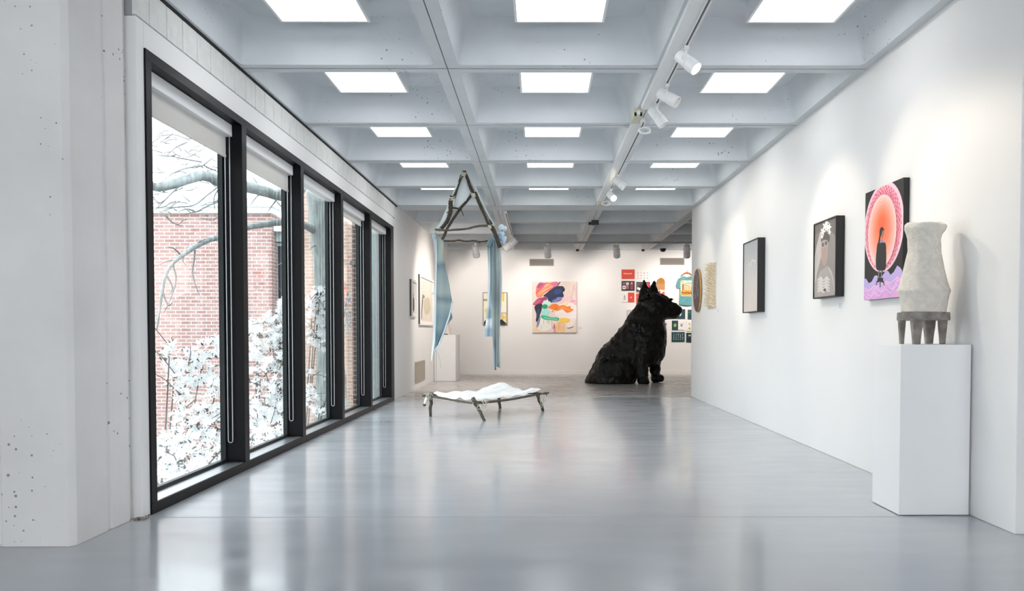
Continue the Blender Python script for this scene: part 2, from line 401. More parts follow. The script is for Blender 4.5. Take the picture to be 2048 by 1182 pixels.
# pink egg painting
t, mp = wallbox('canvas_painting', 2.70, XR, 5.98, 6.68, 1.432, 2.315, 'tall canvas with a pink and orange egg form on black above lilac waves', 'painting', None)
b = MB(); b.box((2.70, 5.98, 1.432), (XR-.001, 6.68, 2.315)); b.build('stretcher', M['blackedge'], t, bevel=.003)
w = warp((50, 175), (405, 43), (30, 1155), (400, 1095))
L = [('#121011', rect(0, 1, 0, 1))]
L.append(('#e9c4d2', clip01(ell(.50, .635, .52, .40, 60))))
L.append(('#f0a9b9', clip01(ell(.49, .63, .475, .375, 60))))
for row in range(4):                                     # petal scales round the egg
    rx = .46-row*.028; ry = .365-row*.02
    for k in range(40):
        a = 2*PI*(k+.5*(row % 2))/40; x, y_ = .49+rx*math.cos(a), .625+ry*math.sin(a)
        d = Vector((math.cos(a)*rx, math.sin(a)*ry)).normalized(); n_ = Vector((-d.y, d.x)); s_ = .028
        L.append((['#d9506f', '#c84260', '#e06a84', '#d4546c'][(k+row) % 4], clip01([tuple(Vector((x, y_))+n_*s_*.8), tuple(Vector((x, y_))+d*.012), tuple(Vector((x, y_))-n_*s_*.8), tuple(Vector((x, y_))-d*.012)])))
for rr, cc, cy_ in ((1, '#f7c6bf', .60), (.9, '#f8b5aa', .605), (.8, '#f9a594', .61), (.68, '#f9957e', .615), (.56, '#fa8768', .625), (.44, '#f97b55', .635), (.32, '#f66f47', .65), (.2, '#f2643c', .67)):
    L.append((cc, ell(.475, cy_, .375*rr, .325*rr, 48)))
wav = [(0, .205), (.06, .20), (.14, .155), (.22, .165), (.3, .215), (.36, .215), (.42, .19), (.5, .20), (.6, .245), (.66, .235), (.72, .20), (.80, .22), (.88, .27), (.95, .25), (1, .22)]
L.append(('#b9a6d8', wav+[(1, 0), (0, 0)]))
for oy, cc in ((.045, '#d5a2d6'), (.10, '#c59ed4'), (.14, '#dba0d2')):
    L.append((cc, [(x, max(0, y_*.8-oy+.02*math.sin(x*25+oy*90))) for x, y_ in wav]+[(1, 0), (0, 0)]))
for oy in (.05, .09, .125):
    L.append(('#f0bfe0', strip([(x, max(.012, y_*.85-oy+.015*math.sin(x*22+oy*70))) for x, y_ in wav], .008)))
g = lambda *q: [w(*p) for p in q]
L.append(('#17130f', [tuple(p) for p in crom(g((215, 478), (235, 500), (228, 540), (205, 560), (195, 620), (178, 630), (190, 560), (195, 500)), 4)]))
L.append(('#a86a52', [tuple(p) for p in crom(g((226, 505), (235, 530), (226, 565), (212, 590), (212, 540)), 4)]))
L.append(('#5f8cc0', g((205, 590), (230, 605), (240, 625), (200, 628))))
L.append(('#141416', [tuple(p) for p in crom(g((175, 625), (210, 622), (250, 622), (258, 700), (258, 800), (245, 862), (200, 872), (165, 860), (158, 780), (165, 690)), 3)]))
for x in (192, 218): L.append(('#77716f', strip(g((x, 868), (x-4, 935)), .035)))
L.append(('#141416', strip(g((165, 1010), (172, 975), (205, 960), (238, 975), (244, 1005)), .02)))
L.append(('#141416', strip(g((206, 935), (204, 1022)), .025)))
L.append(('#141416', strip(g((178, 955), (232, 955)), .035)))
b = MB(); ms = []; layers(b, mp, L, ms, .0008, .00002); b.build('painted_face', ms, t)

# portrait print, deep black frame
def framed(name, X, y0, y1, z0, z1, label, fw=.012, edge=None, depth=.012):
    t = thing(name, ((X+XR)/2, (y0+y1)/2, z0), label, 'framed print')
    b = MB(); b.box((X+depth, y0, z0), (XR-.001, y1, z1))
    for a0, a1, e0, e1 in ((y0, y1, z0, z0+fw), (y0, y1, z1-fw, z1), (y0, y0+fw, z0+fw, z1-fw), (y1-fw, y1, z0+fw, z1-fw)): b.box((X, a0, e0), (X+depth, a1, e1))
    b.build('frame', edge or M['blackedge'], t, bevel=.0015)
    return t, plane_map((X+depth-.001, y1-fw, z0+fw), (0, y0-y1+2*fw, 0), (0, 0, z1-z0-2*fw), (-1, 0, 0))
t, mp = framed('framed_portrait', 2.665, 7.245, 7.84, 1.49, 2.217, 'black deep framed grey portrait of a veiled person wearing glasses and white flowers')
w = warp((92, 185), (352, 95), (85, 1040), (350, 1016)); L = [('#7d7675', rect(0, 1, 0, 1))]
L.append(('#8f8886', g((92, 520), (180, 230), (330, 300), (352, 600), (350, 1016), (85, 1040))))
L.append(('#6f6865', g((92, 190), (352, 100), (352, 330), (250, 200), (92, 300))))
L.append(('#b9b2ad', g((160, 250), (180, 330), (170, 560), (120, 760), (90, 1000), (88, 560), (110, 440))))
L.append(('#a39b97', g((250, 660), (300, 720), (340, 850), (350, 1012), (90, 1035), (100, 860), (160, 730))))
L.append(('#55504d', [tuple(p) for p in crom(g((180, 290), (240, 270), (275, 330), (250, 400), (175, 400)), 4)]))
L.append(('#a8958c', [tuple(p) for p in crom(g((175, 380), (245, 370), (255, 480), (235, 640), (200, 660), (175, 560)), 4)]))
L.append(('#ab8f84', [tuple(p) for p in crom(g((185, 490), (225, 480), (230, 600), (205, 645), (185, 590)), 4)]))
for gx, gy in ((193, 415), (230, 398)):
    L.append(('#bdb7b2', [w(gx+24*math.cos(a), gy+36*math.sin(a)) for a in [2*PI*i/20 for i in range(20)]]))
    L.append(('#6a6461', [w(gx+18*math.cos(a), gy+29*math.sin(a)) for a in [2*PI*i/20 for i in range(20)]]))
for fx, fy, fs in ((190, 260, 40), (215, 200, 42), (235, 160, 36), (265, 210, 38), (270, 270, 26), (245, 225, 30), (180, 320, 24)):
    L.append(('#ece9e5', [w(fx+fs*(.72+.28*math.cos(5*a))*math.cos(a)*.75, fy+fs*1.3*(.72+.28*math.cos(5*a))*math.sin(a)) for a in [2*PI*i/40 for i in range(40)]]))
for k in range(5):
    yy = 800+k*34
    for sg in (-1, 1): L.append(('#cfc9c3', strip(g((205, yy+40), (205+sg*35, yy+5), (205+sg*75, yy+35)), [.02, .045, .015])))
L.append(('#4a4543', [w(222+16*math.cos(a), 950+18*math.sin(a)) for a in [2*PI*i/12 for i in range(12)]]))
L.append(('#c4beba', strip(g((262, 690), (300, 760), (330, 900), (345, 1010)), .02)))
b = MB(); ms = []; layers(b, mp, L, ms, .0008, .00002); b.build('print', ms, t)

# misty grey print
t, mp = framed('framed_print', 2.652, 9.79, 10.50, 1.415, 2.318, 'black deep framed pale grey misty print, nearly blank')
mg = bpy.data.materials.new('mist_print'); mg.use_nodes = True; nt = mg.node_tree; bb = nt.nodes['Principled BSDF']; bb.inputs['Roughness'].default_value = .25
tc = nt.nodes.new('ShaderNodeTexCoord'); sp = nt.nodes.new('ShaderNodeSeparateXYZ'); rp = nt.nodes.new('ShaderNodeValToRGB'); ns = nt.nodes.new('ShaderNodeTexNoise'); ns.inputs['Scale'].default_value = 3
nt.links.new(tc.outputs['Generated'], sp.inputs[0]); nt.links.new(tc.outputs['Object'], ns.inputs['Vector'])
ma = nt.nodes.new('ShaderNodeMath'); ma.operation = 'MULTIPLY_ADD'; ma.inputs[1].default_value = .3; nt.links.new(ns.outputs['Fac'], ma.inputs[0]); nt.links.new(sp.outputs[2], ma.inputs[2]); nt.links.new(ma.outputs[0], rp.inputs[0])
rp.color_ramp.elements[0].position = .15; rp.color_ramp.elements[0].color = (*lin('#d3cac2'), 1); rp.color_ramp.elements[1].position = 1; rp.color_ramp.elements[1].color = (*lin('#b4b8ba'), 1)
nt.links.new(rp.outputs[0], bb.inputs['Base Color'])
L = [(mg, rect(0, 1, 0, 1))]
for px_, py_, rx, ry in ((.42, .66, .05, .03), (.62, .68, .09, .05), (.78, .66, .05, .055)):
    L.append(('#c9c9c9', strip([(px_+rx*math.cos(a), py_+ry*math.sin(a)) for a in [.3+i*.45 for i in range(9)]], .018)))
b = MB(); ms = []; layers(b, mp, L, ms, .0008, .00005); b.build('print', ms, t)

# fringe weaving of many curled reeds
t = thing('woven_wall_hanging', (XR-.06, 12.78, 1.55), 'narrow cream wall hanging of many curled reeds beside the dark oval board', 'wall hanging')
b = MB(); b.box((XR-.02, 12.5, 1.55), (XR-.002, 13.06, 2.25)); b.build('backing', mat('linen', '#c9bda8', .9, var=.2, vscale=40), t)
b = MB()
for k in range(7):
    yy = 12.52+.52*k/6
    for j in range(22):
        zz = 1.57+.65*j/21+random.uniform(-.01, .01); ln = random.uniform(.04, .075)
        b.tube([(XR-.02, yy, zz), (XR-.02-ln*.5, yy+.03, zz+.03), (XR-.02-ln, yy+.05+random.uniform(-.02, .02), zz+random.uniform(.0, .06))], [.006, .006, .003], 5, mi=(j+k) % 2)
o = b.build('reeds', [mat('reed_cream', '#e6d9c0', .7), mat('reed_tan', '#d3c4a8', .7)], t, smooth=True, kind='stuff')

# dark oval carved board
t = thing('oval_carved_board', (XR-.06, 13.86, 1.51), 'dark brown oval wooden board with pale carved flecks at the end of the right wall', 'carving')
b = MB(); n = 48
def ov(r, x, dy=0): return [(x, 13.86+.30*r*math.cos(2*PI*i/n)+dy, 1.884+.375*r*math.sin(2*PI*i/n)) for i in range(n)]
b.loft([ov(.93, XR-.002), ov(1, XR-.012), ov(1, XR-.03), ov(.97, XR-.04)]); b.build('board', mat('tan_wood', '#b08a52', .6, var=.2, vscale=8, stretch=(1, 1, 6)), t, smooth=True, sharp=35)
b = MB(); b.loft([ov(.965, XR-.0395), ov(.95, XR-.046), ov(.5, XR-.05)]); fl = []
for k in range(120):
    a = random.uniform(0, 2*PI); r = math.sqrt(random.random())*.85; y_, z_ = 13.86+.3*r*math.cos(a), 1.884+.375*r*math.sin(a)
    l_ = random.uniform(.012, .04); w_ = .008
    if z_ > 1.75 or abs(y_-13.80) < .02: b.poly([(XR-.0515, y_-w_, z_), (XR-.0515, y_, z_-l_), (XR-.0515, y_+w_, z_), (XR-.0515, y_, z_+l_)], 1)
b.build('carved_face', [mat('dark_wood', '#4a3a36', .5, var=.3, vscale=10), flat('#b7aaa0')], t)

# label cards
cards = [(7.34, 1.405, 'beside the framed portrait'), (9.74, 1.36, 'below the misty grey print'), (12.36, 1.49, 'beside the reed wall hanging')]
for y_, z_, wh in cards:
    b = MB(); b.box((XR-.003, y_-.05, z_-.035), (XR, y_+.05, z_+.035)); 
    for q in range(3): b.box((XR-.0034, y_-.03, z_+.018-q*.016), (XR-.0029, y_+.02, z_+.022-q*.016), 1)
    b.build('wall_label', [M['card'], flat('#8a8a8a')], label='tiny white label card on the right wall '+wh, cat='label', group='label cards on the walls')

# ------------------------------------------------------------------ plinth and ceramic vessel
b = MB(); b.box((2.288, 5.078, .004), (2.735, 5.49, 1.09)); b.build('plinth', M['plinth'], bevel=.003, label='tall white plinth against the right wall carrying the grey ceramic vessel', cat='plinth')
clay = mat('grogged_clay', '#d4cec4', .85, var=.10, vscale=30, bump=.35, bscale=90)
clay2 = mat('grey_glaze_clay', '#827c76', .75, var=.4, vscale=16, bump=.4, bscale=60)
VY = 5.30; vc = ony(1848, 690, VY); vx = vc.x
t = thing('ceramic_vessel', (vx, VY, 1.09), 'pale speckled clay vessel on a dark four legged ring stand on the plinth', 'ceramic vessel')
zpx = lambda v: ony(1848, v, VY).z
sc = VY/F
prof = [(624, 1805, 1888), (622, 1804, 1888), (600, 1802, 1891.5), (588, 1799, 1894), (584, 1796.5, 1896), (580, 1796.5, 1896), (575, 1799.5, 1893.5), (562, 1803, 1890), (540, 1808, 1885), (510, 1815, 1880), (502, 1817, 1879), (492, 1816.5, 1879), (478, 1816, 1878), (468, 1813, 1881), (460, 1810.5, 1887), (453, 1811, 1890), (449, 1815, 1889)]
b = MB(); rings = []; n = 40
for k, (v, l_, r_) in enumerate(prof):
    cx_ = ony((l_+r_)/2, v, VY).x; rad = (r_-l_)/2*sc; ring = []
    for i in range(n):
        a = 2*PI*i/n; oc = math.cos(PI/7)/math.cos(((a+.5) % (2*PI/7))-PI/7)            # seven soft facets
        fct = 1 if k < 1 else .5*1+.5*oc*1.02
        tilt = (.012*math.sin(a*2+1)+.008*math.sin(3*a))*(1 if k >= 12 else .2)
        ring.append((cx_+rad*fct*math.cos(a), VY+rad*fct*math.sin(a), zpx(v)+tilt+random.uniform(-.001, .001)))
    rings.append(ring)
inner = [[((p[0]-vx)*f_+vx, (p[1]-VY)*f_+VY, p[2]+dz) for p in rings[-1]] for f_, dz in ((.93, .004), (.86, -.01), (.72, -.06), (.68, -.15))]
b.loft(rings+inner); b.build('body', clay, t, smooth=True, sharp=50)
b = MB(); ro = 97/2*sc; zr0, zr1 = zpx(641), zpx(625)
cr = ony(1846.5, 630, VY).x
for k in range(n): pass
b.loft([[(cr+rr*math.cos(2*PI*i/n)*(1+.012*math.sin(5*i)), VY+rr*math.sin(2*PI*i/n), z_) for i in range(n)] for rr, z_ in ((ro*.99, zr0), (ro, zr0+.01), (ro*.985, zr1), (ro*.80, zr1+.002), (ro*.80, zr0))], closed=True)
b.build('ring', clay2, t, smooth=True, sharp=50)
for lx, ly, lw in ((1803.5, .02, .62), (1833, -.125, .95), (1858, .135, 1.0), (1885, .0, .75)):
    xx = ony(lx, 660, VY+ly).x; b = MB()
    rr = [(.021*lw, 0), (.022*lw, .03), (.025*lw, .07), (.029*lw, .11), (.032*lw, zr0-1.09+.01)]
    b.loft([[(xx+(r_*1.15)*(1 if i in (0, 3) else -1), VY+ly+r_*.8*(1 if i < 2 else -1), 1.09+z_) for i in range(4)] for r_, z_ in rr])
    b.build('leg', clay2, t, bevel=.006, smooth=False)

# ------------------------------------------------------------------ track lighting
def head_proto(loc, label, aim, lit):
    """track spot: adapter, stem, yoke, two-piece can; aim is the direction the lamp points"""
    loc = Vector(loc); t = thing('track_spotlight', loc, label, 'track light', 'white track spotlights')
    ax = Vector(aim).normalized(); piv = loc+Vector((0, 0, -.10))
    b = MB(); b.box(loc+Vector((-.016, -.05, -.028)), loc+Vector((.016, .05, 0))); b.build('adapter', M['whitemetal'], t, bevel=.003)
    b = MB(); b.tube([loc+Vector((0, 0, -.02)), piv+Vector((0, 0, .03))], .011, 10); 
    sd = ax.cross(Vector((0, 0, 1))); sd = sd.normalized() if sd.length > .01 else Vector((1, 0, 0))
    b.tube([piv+sd*.058*math.cos(a)+Vector((0, 0, 1))*.045*math.sin(a) for a in [PI*i/8 for i in range(9)]], .006, 6); b.build('yoke', M['whitemetal'], t, smooth=True)
    b = MB(); b.lathe([(.03, -.085), (.045, -.078), (.048, -.06), (.048, .02), (.044, .024), (.044, .03), (.052, .034), (.052, .115), (.048, .118), (.044, .116), (.044, .085), (.002, .083)], piv, 24, axis=ax); b.build('lamp_can', M['whitemetal'], t, smooth=True, sharp=40)
    b = MB(); b.lathe([(.001, .092), (.043, .092), (.043, .098), (.001, .098)], piv, 24, axis=ax); b.build('lens', M['bulb'] if lit else mat('frosted_lens', (.7, .68, .62), .3), t, smooth=True, sharp=40)
    return t, piv+ax*.13, ax
def spot(pos, target, power, size=50, col=(1, .86, .68), blend=.6):
    l = bpy.data.lights.new('spot_lamp', 'SPOT'); l.energy = power; l.spot_size = math.radians(size); l.spot_blend = blend; l.color = col; l.shadow_soft_size = .045
    o = bpy.data.objects.new('spot_lamp', l); COL.objects.link(o); o.location = pos
    o.rotation_euler = (Vector(target)-Vector(pos)).to_track_quat('-Z', 'Y').to_euler(); return o
def rail(name, x0, x1, ya, yb, label, group=None, zt=H):
    t = thing(name, ((x0+x1)/2, (ya+yb)/2, zt-.06), label, 'track rail', group)
    b = MB(); b.box((x0, ya, zt-.045), (x1, yb, zt)); b.build('channel', M['whitemetal'], t, bevel=.003)
    xm = x1-.018
    b = MB()
    for a, e in ((-.018, -.009), (.009, .018)): b.box((xm+a, ya+.01, zt-.062), (xm+e, yb-.01, zt-.045))
    b.box((xm-.009, ya+.02, zt-.05), (xm+.009, yb-.02, zt-.0452), 1)
    b.build('slot', [M['whitemetal'], mat('slot_shadow', (.15, .15, .15), .6)], t)
    return t
rail('track_rail', .985, 1.115, 4.1, 7.85, 'white lighting track along the right rib, the length nearest the camera')
rail('track_rail', .955, 1.085, 8.30, 13.35, 'white lighting track along the right rib, the length running to the far hall')
t = thing('power_feed_box', (.985, 8.06, H-.1), 'beige power feed box between the two lighting tracks', 'feed box')
b = MB(); b.box((.925, 7.95, H-.085), (1.015, 8.22, H-.001)); b.build('cover', M['cream'], t, bevel=.004)
b = MB(); b.box((.932, 7.946, H-.08), (.952, 7.9505, H-.045)); b.build('socket', M['dark'], t); b = MB(); b.box((.985, 7.946, H-.08), (1.008, 7.9505, H-.045)); b.build('socket', M['dark'], t)
b = MB(); b.box((.955, 7.90, H-.075), (.983, 7.95, H-.04)); b.build('connector', M['whitemetal'], t)
t = thing('power_feed_box', (1.02, 13.5, H-.1), 'beige power feed box at the far end of the lighting track', 'feed box')
b = MB(); b.box((.965, 13.36, H-.085), (1.07, 13.62, H-.001)); b.build('cover', M['cream'], t, bevel=.004)
heads = [((1.10, 6.10, H-.06), (.60, -.45, -.68), True, 'lit white track spotlight nearest the camera on the right rib', (2.745, 5.0, 1.5), 26),
         ((1.10, 7.02, H-.06), (.72, -.40, -.55), False, 'unlit white track spotlight, second from the camera on the right rib', (2.72, 5.45, 1.7), 34),
         ((1.10, 7.62, H-.06), (.55, -.1, -.75), False, 'white track spotlight just before the beige feed box', (2.72, 7.45, 1.85), 26),
         ((1.07, 11.0, H-.06), (.75, -.1, -.6), False, 'white track spotlight beside the far glowing lamp', (2.72, 11.5, 1.9), 30),
         ((1.07, 12.1, H-.06), (.28, -.80, -.45), True, 'glowing warm track spotlight facing the camera near the far end of the track', (2.72, 10.1, 1.9), 32)]
for loc, aim, lit, lab, tg, pw in heads:
    t, p, ax = head_proto(loc, lab, aim, lit); spot(p, tg, pw, 62)
spot((1.15, 12.9, H-.2), (2.7, 13.3, 1.9), 22, 55)
# coiled spare cable under the feed box, and one at the far end
for (cx_, cy_, cz), lab, nn in (((1.085, 8.42, H-.10), 'loose coil of white cable hanging below the beige feed box', 3), ((1.06, 12.98, H-.13), 'loose coil of white cable hanging at the far end of the track', 3)):
    b = MB()
    pts = [(cx_-.0, cy_-.01, H-.064)]
    for k in range(nn*14):
        a = 2*PI*k/14; pts.append((cx_+.06*math.cos(a)+.006*k/14, cy_+.05*math.sin(a*.5+k*.1)*.5, cz+.03*math.sin(a)-.002*k/14))
    b.tube(pts, .006, 6); b.build('cable_coil', M['white'], smooth=True, label=lab, cat='cable')

# far-hall cross track with four heads, left-rib track
t = thing('cross_track', (1.5, 19.95, H2-.06), 'thin grey lighting track crossing the far hall ceiling', 'track rail')
b = MB(); b.box((-2.4, 19.93, H2-.045), (6.4, 19.97, H2-.001)); b.build('channel', mat('grey_rail', (.35, .34, .33), .5), t, bevel=.003)
for u, lab, tg in ((951, 'white track spotlight in the far hall, left of the hanging cloths', (-1.2, 22.0, 2.0)), (1095, 'white track spotlight in front of the left air grille', (.45, 22.0, 1.9)),
               (1233, 'white track spotlight left of the poster wall, above the dog sculpture', (2.35, 22.0, 2.1)), (1374, 'white track spotlight at the corner of the right wall, above the shirt', (4.0, 22.0, 2.1))):
    x = ony(u, 490, 19.95).x
    t, p, ax = head_proto((x, 19.95, H2-.045), lab, (Vector(tg)-Vector((x, 19.95, H2-.2))+Vector((0, 0, -1.5))), False); t.scale = (1.65, 1.65, 1.65)
    spot((x, 20.1, H2-.45), tg, 58, 95, (1, .91, .83))
t = rail('track_rail', -.66, -.60, 14.9, 19.9, 'white lighting track along the left rib in the far hall', None, H2)
xh = ony(1014, 493, 18.2).x
t, p, ax = head_proto((-.63, 18.2, H2-.06), 'large white track spotlight right of the hanging sticks', (-.75, .15, -.62), False); t.scale = (1.7, 1.7, 1.7)
spot((-.8, 18.25, H2-.4), (-2.45, 17.6, 1.3), 85, 125, (1, .91, .83), 1); spot((-.63, 15.6, H2-.3), (-2.3, 18.6, .7), 110, 100, (1, .92, .84))  # second spot is an added lamp without a head, brightening wall and plinth
for xs, lab in ((4.6, 0), (5.9, 0)):
    spot((xs, 19.9, H2-.3), (xs, 22, 1.8), 58, 95, (1, .91, .83))
# small black ceiling pieces
for u, v, Y, lab, sz in ((1181, 445, 16.42, 'small black sensor on the right rib of the far hall', .05), (1190, 452, 16.15, 'black box hanging under the right rib of the far hall', .09),
                         (1155, 497, 21.75, 'small black clip where the right rib meets the back wall', .05), (1286, 497, 21.75, 'small black clip where the second rib meets the back wall', .05)):
    p = ony(u, v, Y); zt = H2
    b = MB(); b.box((p.x-sz*.8, Y-sz*.6, zt-sz*1.1), (p.x+sz*.8, Y+sz*.6, zt-.001)); b.build('ceiling_sensor', M['black'], bevel=.006, label=lab, cat='sensor')
p = ony(1326, 492, 21.3); t = thing('dome_camera', (p.x, 21.3, H2-.08), 'black dome security camera under the ceiling near the right air grille', 'camera')
b = MB(); b.lathe([(.09, H2-.03), (.09, H2)], (p.x, 21.3, 0), 24); b.build('mount', M['whitemetal'], t, smooth=True, sharp=40)
b = MB(); b.lathe([(.005, H2-.12), (.05, H2-.11), (.075, H2-.08), (.085, H2-.03)], (p.x, 21.3, 0), 24); b.build('dome', mat('smoked_dome', (.008, .008, .008), .15), t, smooth=True)

# ------------------------------------------------------------------ back wall pieces
YB = 22.1
def bw(u, v): p = ony(u, v, YB); return p.x, p.z
def panel(name, px, label, cat, group=None, col='#e8e4e2', L=None, depth=.02, pw=None, edge=None, parent_name='print', holder=None):
    """a flat board on the back wall, given its pixel box; L: coloured shapes in a 0..pw[0] x 0..pw[1] frame, y down"""
    x0, z1 = bw(px[0], px[1]); x1, z0 = bw(px[2], px[3])
    t = thing(name, ((x0+x1)/2, YB-depth/2, z0), label, cat, group)
    b = MB(); b.box((x0, YB-depth, z0), (x1, YB-.001, z1)); b.build('board', edge or flat(col), t, bevel=.002)
    if L:
        mp = plane_map((x0, YB-depth, z0), (x1-x0, 0, 0), (0, 0, z1-z0), (0, -1, 0))
        w_, h_ = pw or (1, 1); b = MB(); ms = []
        layers(b, mp, [(c_, clip01([(p[0]/w_, 1-p[1]/h_) for p in pts])) for c_, pts in L], ms, .0006, .0002)
        b.build(parent_name, ms, t)
    return t, (x0, x1, z0, z1)
B = lambda *pts, n=4: [tuple(p) for p in crom(pts, n)]

# big abstract canvas (shapes measured in its own 915 x 1055 frame)
A = []
A.append(('#e3d3c8', rect(0, 915, 0, 1055)))
A.append(('#efe3dd', B((520, 520), (700, 420), (900, 400), (915, 700), (800, 950), (640, 900), (560, 760), (470, 680))))
A.append(('#ecc9cd', B((600, 300), (760, 300), (900, 380), (910, 470), (700, 420), (560, 440))))
A.append(('#e7b5bd', strip(B((880, 60), (830, 250), (800, 330), (850, 420), (915, 460)), 30)))
A.append(('#f1e6e4', B((520, 620), (700, 600), (880, 640), (900, 760), (600, 760), (480, 700))))
A.append(('#eed9c6', B((380, 830), (560, 800), (700, 830), (690, 1055), (420, 1055), (360, 950))))
A.append(('#ecd0ac', B((60, 900), (110, 940), (220, 1010), (300, 1050), (60, 1055), (40, 980))))
A.append(('#efc596', B((500, 850), (640, 830), (680, 960), (660, 1055), (500, 1055), (470, 960))))
A.append(('#e9e6e0', B((110, 800), (200, 760), (330, 800), (400, 900), (350, 1000), (180, 1020), (90, 940))))
A.append(('#7f89a5', B((110, 740), (160, 720), (150, 850), (105, 950), (85, 920))))
# coral and pink mass
A.append(('#e9765f', B((90, 90), (180, 30), (330, 30), (460, 15), (520, 70), (440, 160), (330, 200), (230, 260), (190, 320), (90, 330), (70, 200))))
A.append(('#d86f92', B((400, 30), (480, 5), (540, 30), (520, 100), (420, 120))))
A.append(('#a64f7d', B((110, 60), (170, 20), (230, 50), (150, 130), (100, 140))))
A.append(('#d8527b', strip(B((80, 250), (160, 150), (230, 80), (320, 40), n=3)[:9], 34)))
A.append(('#f39a6b', strip([(110, 270), (190, 190), (280, 110), (380, 60)], 40)))
A.append(('#f7b392', strip([(150, 280), (230, 200), (330, 140), (420, 90)], 26)))
A.append(('#f4c9a9', strip([(250, 110), (290, 70), (330, 55)], 22)))
A.append(('#f08a5e', strip([(90, 320), (160, 290), (230, 240)], 44)))
A.append(('#c33f63', strip([(100, 130), (140, 90), (180, 60)], 18)))
A.append(('#9b3767', B((10, 470), (60, 400), (120, 350), (210, 330), (290, 300), (310, 370), (240, 400), (180, 470), (60, 490))))
A.append(('#c6537f', B((30, 450), (100, 390), (170, 370), (150, 430), (70, 480))))
# navy mass
A.append(('#17244d', B((220, 300), (290, 240), (380, 170), (470, 110), (560, 95), (640, 130), (660, 180), (630, 230), (650, 300), (620, 330), (520, 330), (430, 420), (380, 440), (330, 400), (300, 320))))
A.append(('#10183a', strip(B((590, 110), (640, 130), (655, 180), (620, 200), n=3)[:10], 30)))
A.append(('#17202f', strip([(525, 80), (550, 45), (575, 10)], 18)))
A.append(('#24417a', B((450, 200), (540, 160), (610, 190), (560, 260), (470, 270))))
A.append(('#5867ab', B((420, 380), (520, 340), (610, 320), (590, 390), (480, 430), (400, 430))))
A.append(('#8f91c9', strip([(450, 420), (530, 370), (600, 345)], 24)))
# left navy column
A.append(('#141c33', B((40, 530), (110, 470), (200, 470), (190, 580), (150, 700), (110, 810), (70, 820), (80, 680))))
A.append(('#27395f', B((90, 600), (150, 560), (140, 690), (100, 790), (80, 720))))
# greens and mints
A.append(('#bfe3dc', B((220, 420), (270, 390), (340, 410), (385, 440), (350, 520), (280, 510))))
A.append(('#12936b', B((200, 500), (250, 470), (310, 490), (310, 550), (250, 570), (195, 540))))
A.append(('#9fd9d3', B((190, 610), (270, 560), (340, 600), (330, 700), (240, 710), (190, 680))))
A.append(('#3eb28f', B((180, 700), (280, 710), (400, 740), (540, 750), (530, 810), (400, 800), (260, 790), (190, 750))))
A.append(('#7ed0b3', strip([(240, 745), (330, 765), (430, 775), (520, 785)], 22)))
# orange and yellow
A.append(('#ef7a26', B((320, 540), (390, 480), (470, 460), (540, 500), (480, 570), (400, 570))))
A.append(('#f0832b', B((470, 600), (520, 520), (580, 500), (650, 490), (720, 520), (780, 510), (800, 560), (850, 580), (780, 630), (700, 640), (620, 570), (540, 600))))
A.append(('#f7a055', strip([(560, 560), (640, 540), (720, 580), (790, 600)], 26)))
A.append(('#d95a1d', strip([(400, 630), (450, 580), (520, 550)], 10)))
A.append(('#f6cb55', B((560, 770), (650, 755), (760, 770), (770, 830), (690, 845), (580, 840))))
A.append(('#f2d9ab', B((600, 460), (680, 430), (740, 450), (700, 480), (620, 490))))
A.append(('#bb6a8c', strip([(450, 870), (452, 960), (458, 1050)], [14, 40, 26])))
A.append(('#d9a3b8', strip([(420, 950), (450, 990), (480, 1040)], 30)))
for x0_, y0_, y1_, cc in ((230, 800, 880, '#b9c24a'), (330, 810, 870, '#3eb28f'), (400, 830, 960, '#e79b5a'), (540, 840, 1000, '#efb25a'), (300, 780, 860, '#5fb79b'), (180, 880, 980, '#c7c3bb')):
    A.append((cc, strip([(x0_, y0_), (x0_+4, y1_)], 9)))
A.append(('#1d1b20', strip(B((720, 955), (760, 962), (800, 950), (845, 930), n=3)[:10], 10)))
A.append(('#c98c9c', strip([(780, 420), (850, 395), (910, 410)], 8)))
panel('abstract_painting', (1065, 563, 1153, 665), 'large colourful abstract canvas of navy, orange and mint strokes left of the dog sculpture', 'painting', L=A, pw=(915, 1055), depth=.05, col='#ddd0c4', parent_name='painted_face')

# yellow and black framed painting behind the right hanging cloth
t, (x0, x1, z0, z1) = panel('framed_painting', (966, 585, 1014.5, 650), 'black framed pale yellow painting half hidden behind the right hanging cloths', 'painting', depth=.045, edge=M['blackedge'], pw=(100, 130), parent_name='canvas',
      L=[('#e8e2cf', rect(2, 98, 2, 128)), ('#f3ecd2', B((5, 40), (30, 50), (45, 90), (30, 120), (5, 110))), ('#e9d98c', B((4, 70), (30, 60), (40, 75), (20, 85))), ('#a09c86', rect(2, 30, 26, 34)), ('#efc022', rect(80, 88, 2, 36)), ('#efc94c', rect(92, 97, 84, 128)),
         ('#b8b199', rect(74, 97, 80, 86)), ('#e9e3d8', rect(60, 78, 36, 80)), ('#d9c27a', B((60, 84), (80, 86), (92, 100), (80, 110), (62, 104))), ('#17140f', B((4, 126), (6, 116), (14, 108), (20, 110), (22, 127))), ('#17140f', B((68, 126), (70, 112), (78, 108), (90, 118), (97, 127))), ('#2a2620', strip([(40, 100), (50, 60), (46, 20)], 3))])

